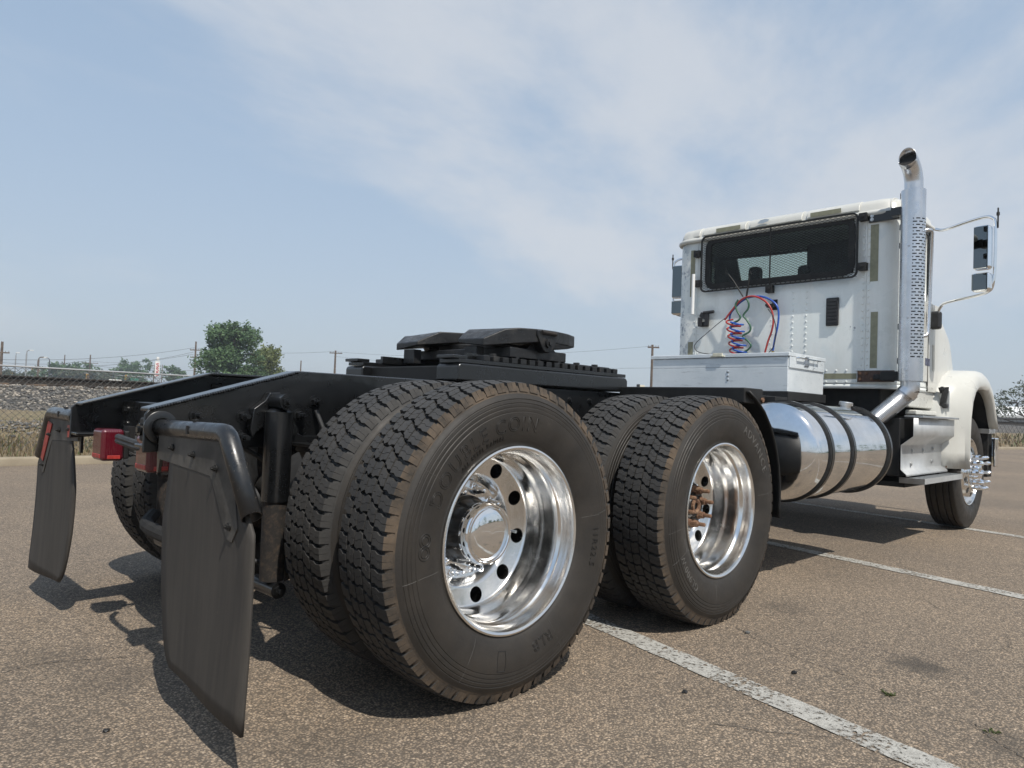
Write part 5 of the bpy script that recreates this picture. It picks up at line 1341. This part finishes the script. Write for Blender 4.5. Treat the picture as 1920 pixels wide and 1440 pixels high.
# air intake box / black mirror bracket seen right of the stack
m = MB(); m.box(5.00,5.07,-1.10,-1.012,1.72,1.87); m.build('antenna_bracket', MT['dark_plastic'], cab, bevel=.02)
decal_ = MB().box(4.94,5.06,-1.0125,-1.0104,1.415,1.475).build('door_sticker', simple('dark_blue_sticker', (.07,.075,.12), .5, 0, .3, 60), cab)
m = MB(); m.box(5.14,5.19,-1.0135,-1.0104,1.38,1.60); m.build('side_vent', MT['chipped'] if False else simple('cream_vent', (.55,.54,.47), .5), cab)
# vents and brackets on the rear wall
m = MB(); m.box(CX-.018, CX-.0005, -.555, -.452, 1.700, 1.930); vt = m.build('cab_vent', MT['dark_plastic'], cab, bevel=.012)
for k in range(7): MB().box(CX-.024, CX-.0175, -.540, -.467, 1.722+k*.029, 1.740+k*.029).build('louvre', MT['dark_plastic'], vt, bevel=.002)
m = MB(); m.box(CX-.022, CX-.0005, -1.0, -.775, 2.50, 2.575); ub = m.build('stack_bracket', MT['black'], truck, bevel=.004)
m = MB(); m.box(CX-.10, CX-.02, -1.06, -.96, 2.505, 2.57); m.build('arm', MT['black'], ub, bevel=.004)
for z in (2.55, 2.522): m = MB(); bolt(m, (CX-.0222,-.80,z), (-1,0,0), .009, .012, False); m.build('bolt', MT['alu'], ub)
m = MB(); m.box(CX-.02, CX-.0005, -.98, -.712, 1.243, 1.332); lb = m.build('stack_bracket', MT['plate_brown'], truck, bevel=.002)
m = MB(); m.box(CX-.08, CX-.02, -1.06, -.90, 1.25, 1.32); m.box(CX-.05,CX-.02,-.905,-.84,1.26,1.30); m.build('arm', MT['black_matt'], lb, bevel=.006)
m = MB()
for (y, z) in ((-.735,1.31),(-.735,1.265),(-.78,1.31),(-.82,1.265)): bolt(m, (CX-.0202,y,z), (-1,0,0), .008, .010, False)
m.build('bolts', MT['rust'], lb, ang=30)
for z in (1.40,1.66,2.28,2.42,2.66): MB().box(CX-.06+.0,CX+.0,-1.045,-1.012,z-.022,z+.022).build('clamp_lug', MT['dark_plastic'], ub, bevel=.003)
# gladhand holder and cable clip
m = MB(); m.box(CX-.03,CX-.0005,.62,.70,1.755,1.80); m.box(CX-.05,CX-.03,.60,.64,1.76,1.88); m.box(CX-.05,CX-.03,.67,.71,1.755,1.84); m.tube([(CX-.04,.55,1.885),(CX-.04,.66,1.880)], .016, 8); m.obox((CX-.035,.655,1.85),(.012,0,0),(0,.035,.02),(0,-.01,.02)); m.build('hose_holder', MT['dark_plastic'], cab, bevel=.004)
m = MB(); m.box(CX-.006,CX-.0005,-.035,.012,1.865,1.955); m.box(CX-.05,CX-.006,-.02,.045,1.885,1.915); m.tube([(CX-.03,.06,1.91),(CX-.03,-.02,1.90)], .012, 8); m.build('hose_clip', MT['black_matt'], cab, bevel=.002)
# grab bars
def bar(pts, r, name, mat, parent, n=10): return MB().tube(pts, r, n).build(name, mat, parent, ang=50)
bar([(CX-.075,.752,2.245),(CX-.075,.752,1.87)], .016, 'grab_bar', MT['signwhite'], cab)
gb = bar([(4.62,-1.0,2.44),(4.66,-1.085,2.475),(4.70,-1.10,2.478),(4.72,-1.104,2.46),(4.72,-1.088,1.66),(4.70,-1.08,1.635),(4.62,-1.02,1.61)], .016, 'grab_bar', MT['stack'], cab)
bar([(4.62,1.0,2.44),(4.66,1.085,2.475),(4.70,1.10,2.478),(4.72,1.104,2.46),(4.72,1.088,1.66),(4.70,1.08,1.635),(4.62,1.02,1.61)], .016, 'grab_bar', MT['stack'], cab)
# air hoses
HX = CX - .09
def hp(pts, x=HX): return [atx(px, py, x) for px, py in pts]
def hose(pts, r, mat, name='air_hose', n=8, sp=6): return MB().tube(spline(pts, sp), r, n).build(name, MT[mat], truck, ang=60)
hose(hp([(1359,600),(1366,590),(1378,575),(1390,562),(1404,556),(1420,557),(1436,566),(1446,580),(1450,600),(1447,620),(1440,640),(1434,662)]), .0085, 'hose_red')
hose(hp([(1368,600),(1370,588),(1382,573),(1394,563),(1408,557),(1428,556),(1446,563),(1457,574),(1460,590),(1458,612),(1453,635),(1449,658)], HX+.02), .0085, 'hose_blue')
hose(hp([(1440,579),(1450,595),(1455,620),(1451,648),(1441,662)], HX-.02), .0045, 'wire', 'thin_cable')
hose(hp([(1359,597),(1345,608),(1325,625),(1306,642),(1302,652),(1310,660),(1330,664),(1352,666)], HX-.01), .0035, 'wire', 'thin_cable')
def coil(px0, py0, px1, py1, r, turns, mat, x, ph):
    a, b_ = atx(px0, py0, x), atx(px1, py1, x); N = turns*16; pts = []
    for i in range(N+1):
        q = i/N; c = a.lerp(b_, q); t = 2*math.pi*turns*q + ph; pts.append(c + Vector((math.cos(t)*.045, math.sin(t)*r, math.sin(t+.9)*.016)))
    return MB().tube(pts, .0078, 7, False).build('coiled_air_hose', MT[mat], truck, ang=60)
coil(1374, 601, 1382, 668, .062, 5, 'hose_red', HX-.03, 0.3); coil(1380, 603, 1388, 668, .062, 5, 'hose_blue', HX-.03, 2.6)
hose(hp([(1400,560),(1404,570),(1402,580),(1394,591),(1400,600),(1407,612),(1405,622),(1393,630),(1403,640),(1408,648),(1402,656),(1394,661),(1406,664),(1412,668)], HX-.025), .0085, 'hose_green', 'trailer_cable')
hose(hp([(1384,562),(1379,572),(1382,583),(1388,594),(1384,601),(1374,606),(1369,614)], HX-.035), .0085, 'hose_green', 'trailer_cable')
m = MB(); m.tube(hp([(1393,556),(1376,528),(1366,515)], HX), .006, 6); m.tube(hp([(1366,515),(1361,513),(1360,508),(1364,507)], HX), .0035, 6); m.build('hose_spring', MT['black_matt'], truck)
m = MB(); m.tube(hp([(1399,560),(1403,535),(1405,520)], HX), .008, 6); m.tube(hp([(1405,520),(1403,514),(1407,509),(1409,514)], HX), .0035, 6); m.build('hose_spring', MT['black_matt'], truck)
for p in ((1434,662),(1449,658)):
    c = atx(*p, HX); MB().cyl(c, c + Vector((0,0,-.05)), .012, n=10).build('hose_fitting', MT['brass'], truck)

# ---------------------------------------------------------------- exhaust stack
SXc, SYc = 4.245, -1.105
m = MB(); nA, z0, z1 = 72, 1.245, 2.685; zs = [z0, 1.42]; zr = 1.42
slots = []
k = 0
while zr < 2.46:
    slots.append((len(zs)-1, k)); zs += [zr+.0085, zr+.0240]; zr += .0240; k += 1
zs += [2.60, z1]
R0 = .0845
vs = [(SXc + R0*math.cos(2*math.pi*j/nA), SYc + R0*math.sin(2*math.pi*j/nA), z) for z in zs for j in range(nA)]
slotrow = {i: kk for i, kk in slots}
fs = []
for i in range(len(zs)-1):
    for j in range(nA):
        if i in slotrow:
            deg = (j+.5)*360/nA
            if 193 < deg < 345:
                if (j + (0 if slotrow[i] % 2 else 3)) % 6 < 4: continue
        fs.append((i*nA+j, i*nA+(j+1)%nA, (i+1)*nA+(j+1)%nA, (i+1)*nA+j))
m.add(vs, fs)
stk = m.build('exhaust_stack', MT['stack'], truck, ang=40)
stk['label'] = 'tall aluminised exhaust stack with a slotted heat shield'
m = MB(); m.cyl((SXc,SYc,1.16),(SXc,SYc,2.72),.063,n=32); m.build('inner_pipe', MT['rust_dark'], stk)
tip = spline([(SXc,SYc,2.60),(SXc,SYc,2.72),(SXc-.006,SYc,2.77),(SXc-.030,SYc+.003,2.830),(SXc-.075,SYc+.008,2.878),(SXc-.115,SYc+.012,2.905)], 5)
m = MB(); m.tube(tip, .0645, 32, False)
# angled cut at the mouth
cutn = Vector((-1.0,.1,-.06)).normalized(); c0 = Vector(tip[-1])
last = len(m.v) - 32
for i in range(last, last+32):
    p = Vector(m.v[i]); d = (tip[-1]-tip[-2]).normalized(); t = (c0 - p).dot(cutn)/d.dot(cutn); m.v[i] = tuple(p + d*max(-.07, min(.07, t)))
tp = m.build('curved_tip', MT['stack'], stk, ang=60); so = tp.modifiers.new('s', 'SOLIDIFY'); so.thickness = .003
m = MB(); d = tip[-3]; m.cyl(d, d + (Vector(tip[-2])-Vector(d))*.02, .0615, n=28); m.build('mouth_disc', MT['under'], stk)  # flat dark disc closing the pipe just inside its mouth
m = MB(); m.box(5.005,5.013,-1.0135,-1.004,1.25,1.95); m.box(5.014,5.3,-1.004,-1.000,1.205,1.213); m.build('door_gap', MT['strap_rubber'], cab)
for z in (1.33, 1.72, 2.26): 
    m = MB(); bolt(m, (SXc-.0842,SYc+.005,z), (-1,0,0), .010, .012, False); m.build('bolt', MT['stack'], stk, ang=30)
el = spline([(SXc,SYc,1.26),(SXc,SYc,1.20),(SXc-.005,SYc+.01,1.165),(SXc-.02,SYc+.05,1.12),(SXc-.05,SYc+.12,1.045),(SXc-.09,SYc+.21,.95),(SXc-.12,SYc+.27,.88)], 26)
rad = []
for i in range(len(el)):
    q = i/(len(el)-1); rad.append(.066 if q < .34 else .066 + .0012*(1 if i % 2 else -1))
m = MB(); m.tube(el, rad, 32, False); m.build('exhaust_elbow', MT['stack'], stk, ang=20)
m = MB(); c = el[int(len(el)*.36)]; t_ = (Vector(el[int(len(el)*.36)+1])-Vector(c)).normalized(); m.rings([c-t_*.02, c-t_*.02, c+t_*.02, c+t_*.02], [.066,.0715,.0715,.066], 32, False); m.build('pipe_clamp', MT['stack'], stk)

# ---------------------------------------------------------------- hood, fenders, bumper
secs = [(5.02,.992,2.05,.28),(5.2,.992,2.04,.30),(5.42,.99,2.035,.28),(5.62,.985,1.995,.30),(5.80,.975,1.93,.32),(6.0,.94,1.84,.32),(6.3,.84,1.70,.30),(6.6,.74,1.62,.26),(6.75,.68,1.54,.22)]
m = MB(); vs = []; K = 0
for (x, hw, zt, cr) in secs:
    row = [(x, -hw-.02, 1.20), (x, -hw-.01, 1.45), (x, -hw, zt-cr)]
    for a in range(10, 100, 10): row.append((x, -hw + cr*.9*(1-math.cos(R_(a))), zt - cr + cr*math.sin(R_(a))))
    row += [(x, -hw*.35, zt+.015), (x, 0, zt+.03)]
    row = row + [(x_, -y_, z_) for x_, y_, z_ in row[-2::-1]]
    K = len(row); vs += row
m.add(vs, [(i*K+j, i*K+j+1, (i+1)*K+j+1, (i+1)*K+j) for i in range(len(secs)-1) for j in range(K-1)]); m.add(vs[-K:], [tuple(range(K))])
hood = m.build('hood', MT['white2'], truck, ang=45)
def fender(sy):
    xr = 5.425; xf = 6.40; xc = 5.91
    # outer lip curve (x, z), from rear bottom over the arch to the front
    lip = [(xr,.56),(xr,.70),(xr+.002,.85),(xr+.02,.98),(xr+.075,1.11),(xr+.17,1.205),(xr+.29,1.25),(xc+.0,1.262),(xc+.13,1.245),(xc+.25,1.19),(xc+.35,1.10),(xc+.42,1.0),(xf,.905)]
    crown = [(xr-.012,.56),(xr-.012,.70),(xr-.012,.90),(xr-.010,1.06),(xr+.03,1.23),(xr+.12,1.345),(xr+.26,1.41),(xc+.02,1.425),(xc+.19,1.395),(xc+.33,1.31),(xc+.44,1.18),(xc+.50,1.04),(xf+.055,.905)]
    cols = []
    for (lx, lz), (cx_, cz) in zip(lip, crown):
        c = []
        c.append((lx+.02*(1 if lx > xc else -1)*-1, sy*1.165, lz-.012 if lz > .95 else lz))
        c.append((lx, sy*1.218, lz)); c.append((lx+(cx_-lx)*.18, sy*1.232, lz+(cz-lz)*.18)); c.append((lx+(cx_-lx)*.6, sy*1.222, lz+(cz-lz)*.6)); c.append((lx+(cx_-lx)*.88, sy*1.195, lz+(cz-lz)*.88)); bk = max(0., min(1., (xr+.20-cx_)/.2))
        c.append((cx_-.08*bk, sy*1.15, cz)); c.append((cx_-.20*bk, sy*1.05, cz+.004)); c.append((cx_-.24*bk, sy*.86, cz+.01)); c.append((cx_-.24*bk, sy*.70, cz+.01)); cols.append(c)
    k = len(cols[0]); m = MB(); m.add([p for c in cols for p in c], [(i*k+j, i*k+j+1, (i+1)*k+j+1, (i+1)*k+j) for i in range(len(cols)-1) for j in range(k-1)])
    f = m.build('fender', MT['white2'], truck, ang=50); so = f.modifiers.new('s', 'SOLIDIFY'); so.thickness = .006; so.offset = 0
    m = MB(); m.add([(x+.03, y, z-.02) for (x, z) in lip for y in (sy*1.16, sy*.7)], [(2*i, 2*i+1, 2*i+3, 2*i+2) for i in range(len(lip)-1)]); m.build('inner_liner', MT['under'], f, ang=40)
    # hood latch recess and strap
    m = MB(); m.prism([(sy*y, z) for y, z in ((1.03,1.245),(1.11,1.25),(1.105,1.20),(1.045,1.195))], 'yz', xr-.19, xr-.165); m.build('latch_recess', MT['black_matt'], f, bevel=.004)
    m = MB(); m.obox((xr-.195, sy*1.075, 1.16), (.008,0,0), (0,.020,0), (0,sy*.012,.075)); m.cyl((xr-.21,sy*1.085,1.09),(xr-.18,sy*1.085,1.09),.022,n=14); m.cyl((xr-.21,sy*1.065,1.235),(xr-.18,sy*1.065,1.235),.018,n=14); m.build('hood_latch', MT['strap_rubber'], f, bevel=.004)
    m = MB(); m.obox((xr-.175, sy*1.08, 1.13), (.003,0,0), (0,.035,0), (0,0,.09)); m.build('latch_plate', MT['alu'], f, bevel=.003)
    m = MB(); m.box(xr-.016,xr-.0125,min(sy*.99,sy*1.19),max(sy*.99,sy*1.19),1.232,1.243) if False else None
    m = MB(); bolt(m, (xr-.16, sy*1.09, .575), (-1,0,0), .007, .008, False); m.build('bolt', MT['rust'], f)
    return f
fender(-1); fender(1)
m = MB(); m.add([(6.36,-.9,.45),(6.36,-1.16,.45),(6.36,-1.16,.9),(6.36,-.9,.9),(6.55,-.9,.45),(6.52,-1.16,.45),(6.52,-1.16,.9),(6.55,-.9,.9)], [(0,1,2,3),(7,6,5,4),(0,4,5,1),(1,5,6,2),(2,6,7,3),(3,7,4,0)]); m.build('bumper_bracket', MT['under'], truck)
m = MB(); m.box(6.30,6.52,-1.19,-.9,.86,.905); m.build('light_bezel', MT['alu'], truck, bevel=.006)
m = MB(); pts = [(6.40,1.22),(6.47,1.225),(6.56,1.18),(6.66,1.05),(6.74,.8),(6.78,.4),(6.79,0)]
pts = [(x, -y) for x, y in pts] + [(x, y) for x, y in pts[-2::-1]]
m.add([(x, y, z) for z in (.55,.56,.81,.82) for (x, y) in pts], [(i*len(pts)+j, i*len(pts)+j+1, (i+1)*len(pts)+j+1, (i+1)*len(pts)+j) for i in range(3) for j in range(len(pts)-1)])
q = m.build('front_bumper', MT['chrome'], truck, ang=50); so = q.modifiers.new('s', 'SOLIDIFY'); so.thickness = .02

# ---------------------------------------------------------------- side step and battery box
for sy in (-1, 1):
    m = MB(); m.box(4.22,5.25,min(sy*.47,sy*1.05),max(sy*.47,sy*1.05),.53,.97); bx = m.build('battery_box', MT['black_matt'], truck, bevel=.008)
    m = MB(); pr = [(1.150,.972),(1.150,.835),(1.066,.765),(1.066,.585),(1.105,.55),(1.105,.535)]
    m.add([(x, sy*y, z) for (y, z) in pr for x in (4.20, 5.265)], [(2*i, 2*i+1, 2*i+3, 2*i+2) for i in range(len(pr)-1)])
    sh = m.build('kick_panel', MT['alu_dull'], bx, ang=20); so = sh.modifiers.new('s', 'SOLIDIFY'); so.thickness = .004
    m = MB(); m.box(4.30,5.27,min(sy*1.05,sy*1.185),max(sy*1.05,sy*1.185),.976,.992); m.build('upper_tread', MT['alu'], bx, bevel=.003)
    for (x, z) in ((4.45,.72),(4.72,.72),(4.98,.73),(4.42,.62),(4.95,.63)):
        m = MB(); bolt(m, (x, sy*1.0685, z), (0,sy,0), .011, .012, False); m.build('bolt', MT['alu'], bx, ang=30)
    m = MB(); m.box(4.22,5.25,min(sy*1.08,sy*1.215),max(sy*1.08,sy*1.215),.492,.505); st_ = m.build('step', MT['alu'], truck, bevel=.002)
    for k in range(5): MB().box(4.22,5.25,min(sy*(1.09+k*.026),sy*(1.10+k*.026)),max(sy*(1.09+k*.026),sy*(1.10+k*.026)),.5055,.523).build('tread_bar', MT['alu'], st_, bevel=.001)
    for x in (4.222, 5.248): MB().box(x-.004,x+.004,min(sy*1.05,sy*1.222),max(sy*1.05,sy*1.222),.485,.527).build('end_plate', MT['alu'], st_)
    MB().box(4.22,5.25,min(sy*1.216,sy*1.222),max(sy*1.216,sy*1.222),.487,.527).build('nosing', MT['alu_dull'], st_)
    m = MB(); m.box(4.25,5.2,min(sy*.5,sy*1.08),max(sy*.5,sy*1.08),.45,.488); m.build('step_support', MT['under'], st_)
    # cab skirt
    m = MB(); m.box(4.62,5.36,min(sy*.93,sy*.995),max(sy*.93,sy*.995),1.06,1.222); m.box(4.68,5.36,min(sy*.94,sy*1.03),max(sy*.94,sy*1.03),1.0,1.04); m.build('cab_skirt', MT['white2'], truck, bevel=.012)

# ---------------------------------------------------------------- mirrors
for sy in (-1, 1):
    m = MB(); m.tube(spline([(5.20,sy*1.0,2.60),(5.15,sy*1.08,2.575),(5.10,sy*1.25,2.60),(5.05,sy*1.39,2.61),(5.02,sy*1.455,2.585),(5.01,sy*1.475,2.52),(5.01,sy*1.475,2.20),(5.01,sy*1.462,2.05),(5.03,sy*1.43,2.005),(5.08,sy*1.34,1.985),(5.15,sy*1.15,1.965),(5.20,sy*1.06,1.945),(5.22,sy*1.01,1.86)], 6), .0125, 12); mr = m.build('mirror_arm', MT['chrome'], truck, ang=60)
    for (za, zb, y0, y1, nm) in ((2.17,2.525,1.335,1.462,'mirror'), (1.995,2.148,1.325,1.462,'spot_mirror')):
        ya, yb = sorted((sy*y0, sy*y1)); m = MB()
        c_ = Vector((4.985, (ya+yb)/2, (za+zb)/2)); nx = Vector((-.985, -sy*.17, 0)); ty = Vector((.295*-sy*-1, .955, 0)) if False else Vector((nx.y, -nx.x, 0)); hh = (yb-ya)/2
        m.obox(c_, nx*.04, ty*hh, (0,0,(zb-za)/2)); hd = m.build(nm, MT['chrome'], mr, bevel=.028, seg=4)
        m = MB(); m.obox(c_ + nx*.0422, nx*.002, ty*(hh-.012), (0,0,(zb-za)/2-.012)); m.build('mirror_glass', MT['mirror'], mr, bevel=.0012)
    m = MB(); m.tube([(5.01,sy*1.492,2.50),(5.01,sy*1.492,2.66)], .006, 8); m.tube([(5.01,sy*1.48,2.53),(5.01,sy*1.492,2.53)], .008, 6); m.cyl((5.01,sy*1.492,2.60),(5.01,sy*1.492,2.625),.012,n=8); m.build('antenna', MT['strap_rubber'], mr)

# ================================================================ HAZE: thin smoky air round the whole place
m = MB(); m.box(-2600, 2600, -2600, 2600, -1.1, 24.0)
hz_o = m.build('haze', None, ang=0)
hm = bpy.data.materials.new('smoky_air'); hm.use_nodes = True; hm.node_tree.nodes.clear()
ho = hm.node_tree.nodes.new('ShaderNodeOutputMaterial'); hv = hm.node_tree.nodes.new('ShaderNodeVolumePrincipled')
hv.inputs['Color'].default_value = (.80, .88, .96, 1); hv.inputs['Density'].default_value = .0010; hv.inputs['Anisotropy'].default_value = .2
hm.node_tree.links.new(hv.outputs[0], ho.inputs['Volume'])
hz_o.data.materials.clear(); hz_o.data.materials.append(hm); tag(hz_o, 'thin smoky haze in the air over the lot', kind='stuff')
